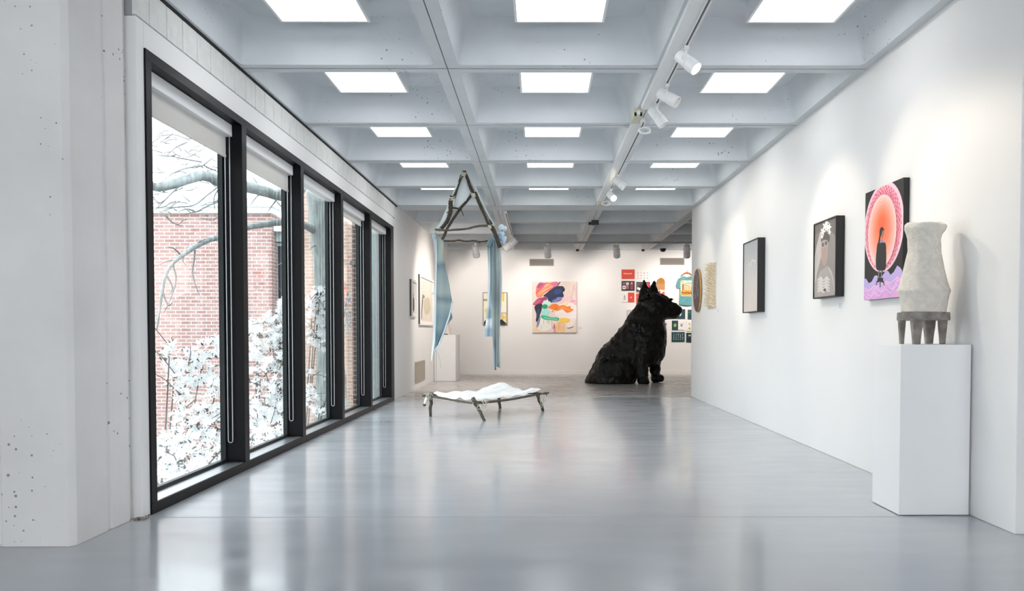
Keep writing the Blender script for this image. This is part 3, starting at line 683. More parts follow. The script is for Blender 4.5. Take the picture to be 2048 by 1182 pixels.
pl = 'posters and prints around the dog sculpture'
rd, dk, tl, wt = '#d2432c', '#2b2026', '#143f49', '#e9e4e3'
def letters(x, y, s, k):
    """small unreadable glyph strokes, as the photograph shows them"""
    out = []
    for q in range(k): out.append(rect(x+q*s*.78, x+q*s*.78+s*.52, y, y+s*1.05)); 
    return out
L = [(rd, rect(0, 26, 0, 19))]+[('#f6c3b0', r) for r in letters(4, 7.2, 1.9, 7)]+[('#f6c3b0', r) for r in letters(15.2, 7.2, 1.9, 4)]+[('#e27c62', rect(8, 17, 10.4, 10.9))]
panel('poster', (1243, 539, 1269, 558), 'solid red poster with a line of white lettering, top left of the poster group', 'poster', pl, rd, L, pw=(26, 19))
L = [(wt, rect(0, 28, 0, 18))]
rg = random.Random(4)
for r in range(3):
    for q in range(4):
        x, y = 3.4+q*6.4, 2.7+r*5.2
        L.append(('#6c5559', [(x+1.1*rg.uniform(.6, 1)*math.cos(a), y+1.3*rg.uniform(.6, 1)*math.sin(a)) for a in [2*PI*i/7 for i in range(7)]]))
panel('poster', (1272.5, 543.5, 1300, 561), 'white poster with twelve small dark glyphs beside the red poster', 'poster', pl, wt, L, pw=(28, 18))
L = [(dk, rect(0, 26, 0, 19)), ('#8f8189', rect(2, 7.5, 3, 5)), ('#6f6068', rect(2, 7.5, 6, 7.6)), ('#f3dedd', rect(9, 14.5, 3, 7.8)), ('#d5475a', rect(10.5, 13, 4.6, 6.2)), ('#f1e1de', rect(2, 8, 9.2, 16)), ('#c9433c', ell(5, 12.6, 1.7, 1.7, 12)), ('#b592a0', rect(9, 14, 9, 15)), ('#5b3b45', rect(10.2, 12.8, 11, 14)),
     ('#a74a5a', rect(18, 22.5, 2, 16)), ('#d99ba3', rect(18.6, 21.9, 3, 6)), ('#6b2430', rect(19.2, 21.4, 8, 14)), ('#3f1d27', rect(23.4, 25.6, .6, 18.4))]
panel('poster', (1243, 562, 1269, 581.5), 'dark poster of small pink and white stationery panels below the red poster', 'poster', pl, dk, L, pw=(26, 19))
L = [('#262126', rect(0, 27, 0, 20))]+[('#6a6468', strip([(k*3-2, 9-k), (k*3+3, 1)], .5)) for k in range(4)]+[('#59545a', [(0, 2), (8, 2), (3, 12), (0, 12)]), ('#efe9ea', [(2.2, 10), (8.4, 12), (7, 16.6), (1, 14)]), ('#8d858a', strip([(0, 18), (8, 19.5)], 1.2)), ('#cf3d3d', rect(20.5, 25, 1.5, 11)), ('#7a2027', rect(25, 26.4, 1.5, 13))]
panel('poster', (1272.5, 564, 1299.5, 584.5), 'dark poster with a tilted white card and red bag behind the dog sculpture\'s ears', 'poster', pl, '#262126', L, pw=(27, 20))
L = [(wt, rect(0, 13, 0, 19)), (rd, rect(13, 26, 0, 19)), ('#77757c', B((6, 5), (7.4, 8), (7.6, 13), (5.6, 14), (4.6, 11))), ('#d9d6d8', B((6, 8), (6.8, 10), (6.4, 13), (5.4, 11))), ('#f3e5df', ell(19.4, 9.6, 1.1, 1.2, 10))]
panel('poster', (1243, 585, 1268.5, 604.5), 'poster split white and red, lowest left of the red group', 'poster', pl, wt, L, pw=(26, 19))
L = [(rd, rect(0, 27, 0, 20)), ('#f3dcd6', rect(3, 9, 7, 12)), (rd, rect(4.5, 7.5, 8.5, 10.5))]
panel('poster', (1272.5, 587, 1299, 607.5), 'red poster with a white badge, mostly hidden behind the dog sculpture\'s neck', 'poster', pl, rd, L, pw=(27, 20))
# framed sheet behind the neck
x0, z1 = bw(1253.5, 619.5); x1, z0 = bw(1276, 646)
t = thing('framed_sheet', ((x0+x1)/2, YB-.02, z0), 'pale framed sheet with a grey heading behind the dog sculpture\'s neck', 'framed print')
b = MB(); fw = .035
for a0, a1, e0, e1 in ((x0, x1, z1-fw*1.6, z1), (x0, x1, z0, z0+fw), (x0, x0+fw, z0+fw, z1-fw*1.6), (x1-fw, x1, z0+fw, z1-fw*1.6)): b.box((a0, YB-.04, e0), (a1, YB-.001, e1))
b.build('frame', mat('silver_frame', (.55, .54, .53), .4), t)
b = MB(); b.box((x0+fw, YB-.03, z0+fw), (x1-fw, YB-.002, z1-fw*1.6)); b.build('sheet', flat('#dcd9d8'), t)
L = [('#e4e1df', rect(0, 10, 0, 16)), ('#5f5d5a', rect(5.4, 8.2, 5, 9)), ('#3f3e3d', rect(5.8, 7.8, 6.4, 8)), ('#a5a3a0', rect(5.4, 8, 11, 12)), ('#b9b6b3', rect(5.6, 8, 2, 3))]
panel('poster', (1325, 641, 1334.5, 658), 'small pale card with a dark blot, just right of the dog sculpture\'s chest', 'poster', pl, '#e4e1df', L, pw=(10, 16))
L = [(tl, rect(0, 27, 0, 19)), ('#e7ecec', B((12, 13), (15, 11), (16, 7), (18.5, 4.6), (20, 6), (19.4, 10), (17.5, 13.5)))]
panel('poster', (1343, 618.5, 1370, 637.5), 'dark teal poster with a white animal shape at the dog sculpture\'s nose', 'poster', pl, tl, L, pw=(27, 19))
L = [('#24474a', rect(0, 27, 0, 19)), ('#4f7f74', ell(3, 5, 1.2, 2, 10)), ('#16302f', ell(4, 13, 2, 2.4, 10))]
panel('poster', (1375.5, 619.5, 1402, 638.5), 'dark green poster cut off by the right wall, right of the animal poster', 'poster', pl, '#24474a', L, pw=(27, 19))
L = [('#17424e', rect(0, 12.5, 0, 19)), (wt, rect(12.5, 26, 0, 19)), ('#a9c33c', B((4, 8), (6, 6.6), (8.6, 7), (8.8, 10.6), (6.4, 13), (4.2, 11.6))), ('#5f8a2d', B((5.4, 8.6), (7, 8), (7.4, 10), (6, 11)))]
for x, y, r in ((17.6, 8, .8), (19, 6.8, .8), (20.8, 7.4, .9), (21, 9.2, .8), (19, 10.6, 1.5), (17.4, 10, .6)): L.append(('#4a4648', ell(x, y, r, r, 8)))
panel('poster', (1343.5, 641, 1369.5, 660), 'poster split dark teal with a lime blot and white with a dark paw mark', 'poster', pl, wt, L, pw=(26, 19))
L = [(wt, rect(0, 27, 0, 20)), ('#b9c35f', B((4, 5), (6, 4), (8, 5.4), (6.6, 8), (4.4, 7.6))), ('#a3b548', B((3.6, 14), (6, 12.4), (8.2, 14), (7, 17), (4.4, 16.8))), ('#8d8a80', rect(4, 8, 9.6, 10.2))]
panel('poster', (1373, 642, 1400, 662), 'white poster with two lime blots cut off by the right wall', 'poster', pl, wt, L, pw=(27, 20))
L = [('#0f3a40', rect(0, 26, 0, 19))]
for r in range(4):
    for q in range(5):
        x, y = 4.4+q*4.4, 4.2+r*3.4; k = 3+(q*7+r*3) % 5
        L.append((['#dfe9e6', '#9fbcb8'][(q+r) % 2], [(x+1.05*math.cos(2*PI*i/k+q), y+1.05*math.sin(2*PI*i/k+q)) for i in range(k)]))
panel('poster', (1343.2, 664, 1369, 683.5), 'dark teal poster with rows of small white icons, lowest of the teal group', 'poster', pl, '#0f3a40', L, pw=(26, 19))
L = [('#0f2534', rect(0, 27, 0, 19)), ('#b4cc55', rect(4, 9, 4, 6.6)), ('#2f5a66', rect(4, 9, 8, 9))]
panel('poster', (1372.5, 665.5, 1399, 684.5), 'navy poster with a lime patch cut off by the right wall, lowest right', 'poster', pl, '#0f2534', L, pw=(27, 19))
# skateboard deck
cx0, zt = bw(1321.3, 556); _, zb = bw(1321.3, 618); hw = .108
t = thing('skateboard_deck', (cx0, YB-.06, zb), 'wooden skateboard deck with red and white graphics behind the dog sculpture\'s head', 'skateboard')
b = MB(); rings = []; dz = lambda z: .045*max(0, (z-(zt-.2))/.2)**2+.045*max(0, ((zb+.2)-z)/.2)**2
for k in range(41):
    f_ = k/40; z = zb+(zt-zb)*(.5-.5*math.cos(PI*f_)); e_ = min(zt-z, z-zb); r_ = hw*1.25; x = hw*math.sqrt(max(0, 1-((r_-e_)/r_)**2)) if e_ < r_ else hw
    x = max(x, .003); y0 = YB-.03-dz(z); rings.append([(cx0-x, y0, z), (cx0+x, y0, z), (cx0+x, y0-.014, z), (cx0-x, y0-.014, z)])
b.loft(rings); b.build('deck', mat('maple_ply', '#b57a38', .45, var=.12, vscale=12, stretch=(1, 1, .2)), t)
b = MB(); mp = plane_map((cx0-hw, YB-.044, zb), (2*hw, 0, 0), (0, 0, zt-zb), (0, -1, 0)); ms = []
L = [('#ddd6d1', clip01([(.02, .25), (.98, .25), (.98, .62), (.75, .60), (.5, .63), (.25, .60), (.02, .62)])), ('#a8323c', ell(.32, .54, .14, .05, 16)), ('#c5464c', B((.6, .5), (.9, .56), (.95, .44), (.7, .42))), ('#f0e3e0', B((.1, .48), (.3, .5), (.4, .4), (.15, .38))), ('#b8434a', B((.4, .4), (.8, .38), (.9, .28), (.5, .27))), ('#e9b9b4', B((.1, .34), (.4, .36), (.5, .3), (.15, .28)))]
layers(b, mp, L, ms, .0006, .0002); b.build('graphic', ms, t)
for zz in (zt-.30, zb+.30): b = MB(); b.box((cx0-.02, YB-.03, zz-.02), (cx0+.02, YB-.001, zz+.02)); b.build('wall_peg', M['white'], t)
# shirt on its hanger
xs, zs = bw(1373.5, 551); s_ = 22.1/F
t = thing('t_shirt', (xs, YB-.04, bw(1370, 611)[1]), 'teal t-shirt with a tan illustrated print hanging at the edge of the right wall', 'shirt')
def sh(u, v): x, z = bw(u, v); return x, z
half = [(1366.5, 552.5), (1361, 555), (1356, 558), (1353.3, 565), (1351.2, 572.5), (1353, 577), (1358.6, 576), (1358.9, 585), (1358.4, 600), (1357.8, 609)]
out = [sh(*p) for p in half]+[sh(1373.5, 611.5)]+[(2*xs-x, z) for x, z in [sh(*p) for p in reversed(half)]]+[sh(1375.5, 554.2), sh(1373.5, 554.8), sh(1371.5, 554.2)]
out = [(x, z) for x, z in out]
b = MB(); b.loft([[(x, YB-.02, z) for x, z in out], [(x+(xs-x)*.02, YB-.05-.012*math.sin(x*30), z) for x, z in out]]); b.build('garment', mat('teal_jersey', '#5f9aa1', .85, var=.12, vscale=10, bump=.3, bscale=12), t)
b = MB(); ms = []; mp = plane_map((sh(1360.5, 593)[0], YB-.063, sh(1360, 593)[1]), (sh(1387, 593)[0]-sh(1360.5, 593)[0], 0, 0), (0, 0, sh(1360, 561)[1]-sh(1360, 593)[1]), (0, -1, 0))
L = [('#ecd9a2', B((.02, .06), (.5, .02), (.98, .06), (1, .5), (.99, .97), (.5, .99), (.02, .97), (0, .5))), ('#cfe0cf', B((.3, .95), (.6, .9), (.98, .95), (.98, .78), (.6, .74), (.3, .8))), ('#7a2f2b', rect(.12, .22, .36, .76)), ('#efc9a0', B((.25, .65), (.6, .72), (.98, .66), (.98, .4), (.6, .36), (.25, .4))), ('#d99a45', B((.05, .36), (.5, .4), (.95, .36), (.97, .08), (.5, .05), (.05, .08)))]
L += [('#2a2420', strip(B((.05, .92), (.16, .97), (.2, .88), (.1, .8), (.04, .86))[:], .02)), ('#2a2420', strip([(.2, .74), (.4, .8), (.6, .84), (.78, .8), (.98, .78)], .03)), ('#3a2c22', strip([(.3, .66), (.45, .7), (.55, .66)], .03)), ('#4a2f22', strip([(.62, .8), (.62, .5)], .02))]
for q in range(8): L.append((['#6b3d1a', '#8a4f1f'][q % 2], strip([(.1+q*.11, .34-.05*(q % 3)), (.13+q*.11, .16), (.17+q*.11, .26), (.14+q*.11, .12)], .022)))
for q in range(4): L.append(('#b5762c', strip([(.3+q*.17, .6), (.28+q*.17, .44)], .04)))
layers(b, mp, L, ms, .0004, .0002); b.build('chest_print', ms, t)
b = MB(); x_, z_ = sh(1373.5, 545.5)
b.tube([(x_-.17, YB-.035, z_-.10), (x_-.07, YB-.035, z_-.02), (x_, YB-.035, z_), (x_+.07, YB-.035, z_-.02), (x_+.17, YB-.035, z_-.10)], [.012, .02, .024, .02, .012], 8); b.tube([(x_, YB-.035, z_), (x_, YB-.035, z_+.05), (x_+.02, YB-.02, z_+.07), (x_+.02, YB-.001, z_+.06)], .004, 6)
b.build('hanger', mat('hanger_wood', '#b5713f', .5), t, smooth=True)
# air grilles
def grille(px, lab):
    x0, z1 = bw(px[0], px[1]); x1, z0 = bw(px[2], px[3])
    t = thing('air_grille', ((x0+x1)/2, YB-.02, z0), lab, 'air vent', 'air grilles high on the back wall')
    b = MB()
    for a0, a1, e0, e1 in ((x0, x1, z0, z0+.02), (x0, x1, z1-.02, z1), (x0, x0+.02, z0+.02, z1-.02), (x1-.02, x1, z0+.02, z1-.02)): b.box((a0, YB-.022, e0), (a1, YB-.001, e1))
    gm = mat('grille_metal', '#8d877f', .5); b.build('frame', gm, t)
    b = MB(); n = 20
    for k in range(1, n): x = x0+(x1-x0)*k/n; b.box((x-.007, YB-.018, z0+.02), (x+.007, YB-.012, z1-.02))
    for k in range(1, 6): z = z0+(z1-z0)*k/6; b.box((x0+.02, YB-.012, z-.006), (x1-.02, YB-.006, z+.006))
    b.build('slats', gm, t)
    b = MB(); b.box((x0+.02, YB-.004, z0+.02), (x1-.02, YB-.001, z1-.02)); b.build('duct_opening', mat('duct_dark', (.05, .045, .04), .8), t)
grille((1059, 518, 1107.5, 532), 'brown louvred air grille above the colourful abstract canvas')
grille((1320, 516, 1368.5, 530), 'brown louvred air grille above the shirt and posters')
for u, v, wh in ((1007.5, 653.5, 'below the yellow framed painting'), (1161, 656, 'beside the abstract canvas')):
    x, z = bw(u, v); b = MB(); b.box((x-.06, YB-.004, z-.04), (x+.06, YB, z+.04))
    for q in range(3): b.box((x-.045, YB-.0045, z+.018-q*.02), (x+.03, YB-.0039, z+.024-q*.02), 1)
    b.build('wall_label', [M['card'], flat('#8a8a8a')], label='tiny white label card on the back wall '+wh, cat='label', group='label cards on the walls')

# ------------------------------------------------------------------ hall's left wall
def left_frame(px, lab, L):
    a = onx(px[0], px[1], XL); y0 = a.y; z1 = a.z; z0 = onx(px[0], px[3], XL).z; y1 = onx(px[2], (px[1]+px[3])/2, XL).y
    t = thing('framed_drawing', (XL+.03, (y0+y1)/2, z0), lab, 'framed print'); fw = .05; d = .05
    b = MB()
    for a0, a1, e0, e1 in ((y0, y1, z0, z0+fw), (y0, y1, z1-fw, z1), (y0, y0+fw, z0+fw, z1-fw), (y1-fw, y1, z0+fw, z1-fw)): b.box((XL+.001, a0, e0), (XL+d, a1, e1))
    b.build('frame', mat('pale_frame', (.84, .83, .82), .45), t, bevel=.004)
    b = MB(); b.box((XL+.001, y0-.006, z0+.02), (XL+.03, y0, z1)); b.build('dark_edge', flat('#4b4642'), t)
    b = MB(); ms = []; mp = plane_map((XL+.02, y0+fw, z0+fw), (0, y1-y0-2*fw, 0), (0, 0, z1-z0-2*fw), (1, 0, 0)); layers(b, mp, [('#e4dfda', rect(0, 1, 0, 1))]+L, ms, .0005, .0003); b.build('drawing', ms, t)
left_frame((819.5, 558, 829.5, 634), 'small white framed drawing of a dark upright figure by the far end of the windows', [('#cfc8c2', rect(.1, .9, .05, .95)), ('#3f3833', B((.4, .12), (.6, .12), (.7, .4), (.55, .58), (.4, .5), (.3, .3))), ('#8b7f75', B((.45, .55), (.6, .56), (.58, .66), (.46, .66))), ('#6a5f57', strip([(.7, .15), (.68, .5)], .06))])
left_frame((836.5, 548, 864, 650), 'tall white framed drawing of a thin dark stem, left of the blue hanging cloth', [('#ddd3c6', rect(.08, .92, .05, .95)), ('#3d3a30', strip([(.12, .08), (.15, .3), (.2, .5), (.22, .64)], [.04, .05, .06, .03])), ('#8d7c52', B((.2, .56), (.34, .56), (.34, .62), (.2, .62))), ('#c6bba6', B((.3, .5), (.7, .6), (.8, .3), (.4, .2)))])
y0, y1 = onx(829.5, 740, XL).y, onx(848.5, 740, XL).y; z0, z1 = .14, .565
t = thing('floor_air_grille', (XL+.01, (y0+y1)/2, z0), 'taupe louvred air grille low on the left wall of the far hall', 'air vent')
b = MB()
for a0, a1, e0, e1 in ((y0, y1, z0, z0+.03), (y0, y1, z1-.03, z1), (y0, y0+.04, z0+.03, z1-.03), (y1-.04, y1, z0+.03, z1-.03)): b.box((XL+.001, a0, e0), (XL+.018, a1, e1))
gm = mat('taupe_grille', '#aaa092', .5); b.build('frame', gm, t)
b = MB()
for k in range(1, 14): y = y0+.04+(y1-y0-.08)*k/14; b.box((XL+.003, y-.028, z0+.03), (XL+.014, y+.028, z1-.03))
b.build('slats', gm, t, bevel=.002)
# far plinth with a pale cone and a small dark stand
b = MB(); b.box((-2.49, 19.0, .004), (-1.985, 20.05, 1.06)); b.box((-2.49, 19.0, 1.06), (-1.985, 20.05, 1.10)); b.build('plinth', M['plinth'], bevel=.003, label='white plinth in the far left corner behind the blue hanging cloth', cat='plinth')
p = ony(893, 664, 19.4); b = MB(); b.lathe([(.10, 1.10), (.105, 1.13), (.075, 1.30), (.05, 1.42), (.03, 1.43)], (p.x, 19.45, 0), 20); b.build('cone_sculpture', mat('pale_pink_clay', '#d9cbc6', .7), smooth=True, sharp=40, label='small pale cone sculpture on the far left plinth, partly behind the cloth', cat='sculpture')
p = ony(889, 671, 19.15); b = MB(); b.box((p.x-.10, 19.03, 1.10), (p.x+.09, 19.14, 1.105)); b.box((p.x-.09, 19.04, 1.105), (p.x+.08, 19.13, 1.125), 1); b.build('small_tray', [mat('dark_tray', '#6b5f5c', .5), flat('#5f5552')], label='small flat dark tray on the front edge of the far left plinth', cat='tray')

# ------------------------------------------------------------------ dog sculpture
DY = 18.5
def dp(u, v, dy=0):
    p = ony(u, v, DY); return Vector((p.x, DY+dy, p.z))
def section(u0, v0, u1, v1, hw, dy=0, n=24, ex=2.3):
    a, e = dp(u0, v0), dp(u1, v1); m = (a+e)/2; h = (e-a)/2; out = []
    for i in range(n):
        t_ = 2*PI*i/n; cs, sn = math.cos(t_), math.sin(t_)
        cs = math.copysign(abs(cs)**(2/ex), cs); sn = math.copysign(abs(sn)**(2/ex), sn)
        out.append(m+h*cs+Vector((0, hw*sn+dy, 0)))
    return out
b = MB()
b.loft([section(*q) for q in ((1281, 590, 1326, 632, .25), (1275, 606, 1328, 641, .33), (1262, 624, 1331, 652, .40), (1246, 649, 1333, 667, .46), (1226, 674, 1332.5, 688, .50), (1208, 692, 1328, 712, .51), (1196, 704, 1316, 728, .52), (1189, 722, 1292, 734, .55), (1180, 741, 1278, 745, .60), (1172, 757, 1272, 759, .62), (1170, 765.5, 1266, 765.5, .60))])
# haunches, shoulders
b.ball(dp(1228, 741, -.36), (.50, .30, .36), 10); b.ball(dp(1228, 741, .36), (.50, .30, .36), 10)
b.ball(dp(1288, 700, -.25), (.26, .24, .42), 10); b.ball(dp(1310, 696, .24), (.22, .24, .36), 10)
# front legs and paws
def leg(pts, rad): b.tube([Vector(p) for p in pts], rad, 14)
leg([dp(1285, 690, -.30), dp(1280, 725, -.36), dp(1280, 748, -.42), dp(1282, 765, -.44)], [.24, .14, .122, .125])
leg([dp(1312, 690, .22), dp(1313, 722, .18), dp(1312, 745, .14), dp(1314, 764, .10)], [.20, .14, .118, .12])
pz = lambda u, v, y: Vector((ony(u, v, y).x, y, 0))
pa = pz(1287, 765, DY-.47); b.ball(pa+Vector((.01, 0, .085)), (.135, .15, .088), 10); b.ball(pa+Vector((.06, -.03, .06)), (.09, .10, .065), 8)
pa = pz(1317, 765, DY+.06); b.ball(pa+Vector((0, 0, .10)), (.145, .15, .10), 10); b.ball(pa+Vector((.05, -.03, .075)), (.09, .11, .075), 8)
# hind paw just showing beyond the near foreleg
# head
b.loft([section(*q) for q in ((1277, 600, 1283, 630, .20), (1283, 588, 1288, 634, .29), (1300, 583, 1303, 639, .34), (1318, 586, 1320, 640, .33), (1330, 592, 1331, 639.5, .28), (1339, 597.5, 1338, 639, .24), (1345, 603, 1345.5, 638, .215), (1353, 608.5, 1353, 635.5, .20), (1360, 613, 1359.5, 630, .17), (1362.5, 616.5, 1362, 627, .11))])
# ears
def ear(bl, br, tip, dy, tdy):
    p0, p1, q = dp(*bl), dp(*br), dp(*tip); rings = []
    for k in range(6):
        f_ = k/5; c_ = (p0+p1)/2*(1-f_)+q*f_; h = (p1-p0)/2*(1-f_*.93); out = []
        for i in range(12):
            a = 2*PI*i/12; out.append(c_+h*math.cos(a)+Vector((0, dy+tdy*f_+(.13*(1-f_)+.02)*math.sin(a), 0)))
        rings.append(out)
    b.loft(rings)
ear((1272, 604), (1306, 596), (1285, 561), -.22, -.02); ear((1285, 596), (1325, 597), (1310.5, 560), .16, .02)
md = mat('black_tar_paper', (.0070, .0062, .0056), .5, var=.35, vscale=5, spec=.32)
nt = md.node_tree; bb = nt.nodes['Principled BSDF']; tc = nt.nodes.new('ShaderNodeTexCoord')
vo = nt.nodes.new('ShaderNodeTexVoronoi'); vo.inputs['Scale'].default_value = 5; vo.feature = 'DISTANCE_TO_EDGE'; nn = nt.nodes.new('ShaderNodeTexNoise'); nn.inputs['Scale'].default_value = 7; nn.inputs['Detail'].default_value = 8
mxv = nt.nodes.new('ShaderNodeMixRGB'); mxv.inputs[0].default_value = .25; nt.links.new(tc.outputs['Object'], mxv.inputs[1]); nt.links.new(nn.outputs['Color'], mxv.inputs[2]); nt.links.new(tc.outputs['Object'], nn.inputs['Vector']); nt.links.new(mxv.outputs[0], vo.inputs['Vector'])
ad = nt.nodes.new('ShaderNodeMath'); ad.operation = 'ADD'; nt.links.new(vo.outputs['Distance'], ad.inputs[0]); nt.links.new(nn.outputs['Fac'], ad.inputs[1])
bp = nt.nodes.new('ShaderNodeBump'); bp.inputs['Strength'].default_value = .55; bp.inputs['Distance'].default_value = .06; nt.links.new(ad.outputs[0], bp.inputs['Height']); nt.links.new(bp.outputs[0], bb.inputs['Normal'])
rr = nt.nodes.new('ShaderNodeMapRange'); rr.inputs[1].default_value = .38; rr.inputs[2].default_value = .62; rr.inputs[3].default_value = .28; rr.inputs[4].default_value = .6
n3 = nt.nodes.new('ShaderNodeTexNoise'); n3.inputs['Scale'].default_value = 2.2; nt.links.new(tc.outputs['Object'], n3.inputs['Vector']); nt.links.new(n3.outputs['Fac'], rr.inputs[0]); nt.links.new(rr.outputs[0], bb.inputs['Roughness'])
dog = b.build('dog_sculpture', md, smooth=True, label='giant black sitting dog sculpture facing right in the far hall', cat='sculpture')
mo = dog.modifiers.new('remesh', 'REMESH'); mo.mode = 'VOXEL'; mo.voxel_size = .028; mo.use_smooth_shade = True
mo = dog.modifiers.new('smooth', 'SMOOTH'); mo.iterations = 3; mo.factor = .5
tx = bpy.data.textures.new('crumple', 'CLOUDS'); tx.noise_scale = .16
mo = dog.modifiers.new('crumple', 'DISPLACE'); mo.texture = tx; mo.strength = .075; mo.mid_level = .5
# torn brow flap, crumpled glossy patches
b = MB(); a0, a1, a2 = dp(1331, 600, -.30), dp(1338, 597, -.27), dp(1344, 599.2, -.22)
b.poly([a0, a1, a2, dp(1340, 602, -.26)]); b.poly([a0, dp(1340, 602, -.26), dp(1336, 606, -.30)]); b.build('brow_flap', md, dog, solid=.012)
gl = mat('glossy_black_tape', (.012, .012, .012), .16, var=.3, vscale=12, bump=.8, bscale=22)
def patch(u, v, dy, rx, rz, k, seed):
    r_ = random.Random(seed); b = MB()
    for q in range(k):
        c_ = dp(u, v, dy)+Vector((r_.uniform(-rx, rx), r_.uniform(-.03, .02), r_.uniform(-rz, rz)))
        b.ball(c_, (r_.uniform(.03, .09), .03, r_.uniform(.02, .05)), 4, rot=Matrix.Rotation(r_.uniform(-1, 1), 3, 'Y'))
    b.build('taped_patch', gl, dog)
patch(1274, 656, -.47, .13, .09, 14, 1); patch(1207, 715, -.50, .22, .05, 12, 2); patch(1295, 587, -.35, .06, .07, 8, 3)

# ------------------------------------------------------------------ stick cot
t = thing('stick_cot', (-.75, 11.3, 0), 'low stick cot with a crumpled white cloth and twine lashings on the grey floor', 'sculpture')
FA, FB, FC, FD = onz(861, 833, 0), onz(969, 842, 0), onz(1000, 817, 0), onz(1086, 822, 0)
TA, TB, TC, TD = ony(862, 789, 11.05), ony(947, 799, 10.62), ony(996, 785, 12.15), ony(1074, 788, 11.8)
for f_, h_ in ((FA, TA), (FB, TB), (FC, TC), (FD, TD)):
    b = MB(); d = h_-f_; pts = [f_+d*k/5+Vector((random.uniform(-.008, .008) if 0 < k < 5 else 0, 0, 0)) for k in range(6)]+[h_+d*.08]
    b.tube(pts, [.020, .021, .023, .024, .026, .028, .026], 9, wob=.08); b.build('leg', M['bark2'], t, smooth=True)
def stick(pts, r0, r1, m, parent, name='rail', wob=.1):
    pts = crom(pts, 4, False); k = len(pts); b = MB(); b.tube(pts, [r0+(r1-r0)*i/(k-1) for i in range(k)], 8, wob=wob); return b.build(name, m, parent, smooth=True)
stick([TA+Vector((-.12, 0, .0)), ony(862, 792, 11.03), ony(890, 797, 10.9), ony(925, 803.5, 10.7), ony(950, 806, 10.55), ony(958, 804, 10.5)], .017, .013, M['bark2'], t)
stick([ony(945, 800, 10.5), ony(958, 805, 10.55), ony(985, 803, 10.75), ony(1020, 799, 11.1), ony(1050, 793.5, 11.5), ony(1075, 789, 11.8), ony(1097, 786, 12.0)], .020, .014, M['bark2'], t)
stick([ony(845, 792, 11.0), ony(865, 790, 11.15), ony(930, 788, 11.6), ony(1000, 784, 12.2)], .015, .013, M['bark2'], t)
stick([ony(985, 786, 12.2), ony(1000, 785, 12.2), ony(1040, 786, 12.05), ony(1082, 787, 11.8)], .015, .013, M['bark2'], t)
b = MB(); b.tube([ony(1090, 787, 12.0), ony(1094, 791, 12.0)], [.012, .006], 6); b.tube([ony(1088, 786, 12), ony(1098, 785, 12.0)], [.014, .008], 6); b.build('twig_end', M['bark2'], t, smooth=True)
# cloth over the rails
b = MB(); NU, NV = 40, 30; g_ = []
ca, cb, cc, cdn = ony(865, 787.5, 11.03), ony(949, 800.5, 10.58), ony(996, 782, 12.25), ony(1082, 784, 11.85)
rg = random.Random(3)
for i in range(NU+1):
    u = i/NU
    for j in range(NV+1):
        v = j/NV; p = (ca*(1-u)+cb*u)*(1-v)+(cc*(1-u)+cdn*u)*v      # u: A->B, v: A->C
        z = -.035*math.sin(PI*u)*math.sin(PI*v)*.6+.006*math.sin(23*u+5*math.sin(9*v))+.006*math.sin(17*v+4*math.sin(7*u))
        z += .004*math.sin(41*u+11*v+3*math.sin(13*v))+.006*math.sin(27*v-19*u+2*math.sin(11*u))+.115*math.exp(-((u-.10)/.22)**2-((v-.97)/.20)**2)+.05*math.exp(-((u-.45)/.10)**2-((v-.75)/.22)**2)+.05*math.exp(-((u-.93)/.12)**2-((v-.95)/.12)**2)+.035*math.exp(-((u-.7)/.06)**2-((v-.06)/.10)**2)+.025*math.exp(-((u-.5)/.05)**2-((v-.5)/.5)**2)
        if j == 0: z -= .02+.035*math.sin(PI*min(1, u*1.2))
        if i == NU: z -= .03+.008*math.sin(v*30)
        if i == NU-1: z -= .008
        g_.append(p+Vector((.012*math.sin(v*19+u*7), .01*math.cos(u*21), z+.015)))
b.add(g_, [(i*(NV+1)+j, (i+1)*(NV+1)+j, (i+1)*(NV+1)+j+1, i*(NV+1)+j+1) for i in range(NU) for j in range(NV)])
o = b.build('cloth', M['cotton'], t, smooth=True, solid=.006, sub=1)
def loops(c0, k, r, name, parent, seed, m=None, th=.0035, drop=.1):
    rg = random.Random(seed); b = MB()
    for q in range(k):
        cx_ = c0+Vector((rg.uniform(-.06, .06), rg.uniform(-.02, .02), rg.uniform(-.01, .02))); pts = []
        w_ = rg.uniform(.4, 1)*r; d_ = rg.uniform(.5, 1)*drop
        for i in range(12):
            a = 2*PI*i/12; pts.append(cx_+Vector((w_*math.sin(a), .01*math.cos(3*a), -d_*(1-math.cos(a))/2)))
        b.tube(pts, th, 5, closed=True)
    b.build(name, m or M['string'], parent, smooth=True)
loops(TA+Vector((-.03, -.03, .0)), 6, .035, 'twine_lashing', t, 1, drop=.11); loops(TB+Vector((.09, -.04, -.01)), 7, .07, 'twine_lashing', t, 2, drop=.14); loops(ony(1082, 790, 11.75), 4, .03, 'twine_lashing', t, 5, drop=.19)
b = MB(); b.tube([ony(853, 795, 10.98), ony(851, 803, 10.98), ony(849, 811, 10.98)], [.012, .02, .014], 8); b.tube([ony(849, 808, 10.98), ony(848.6, 812, 10.98)], [.022, .018], 8, mi=1); b.build('hanging_stub', [M['cotton'], M['bark']], t, smooth=True)

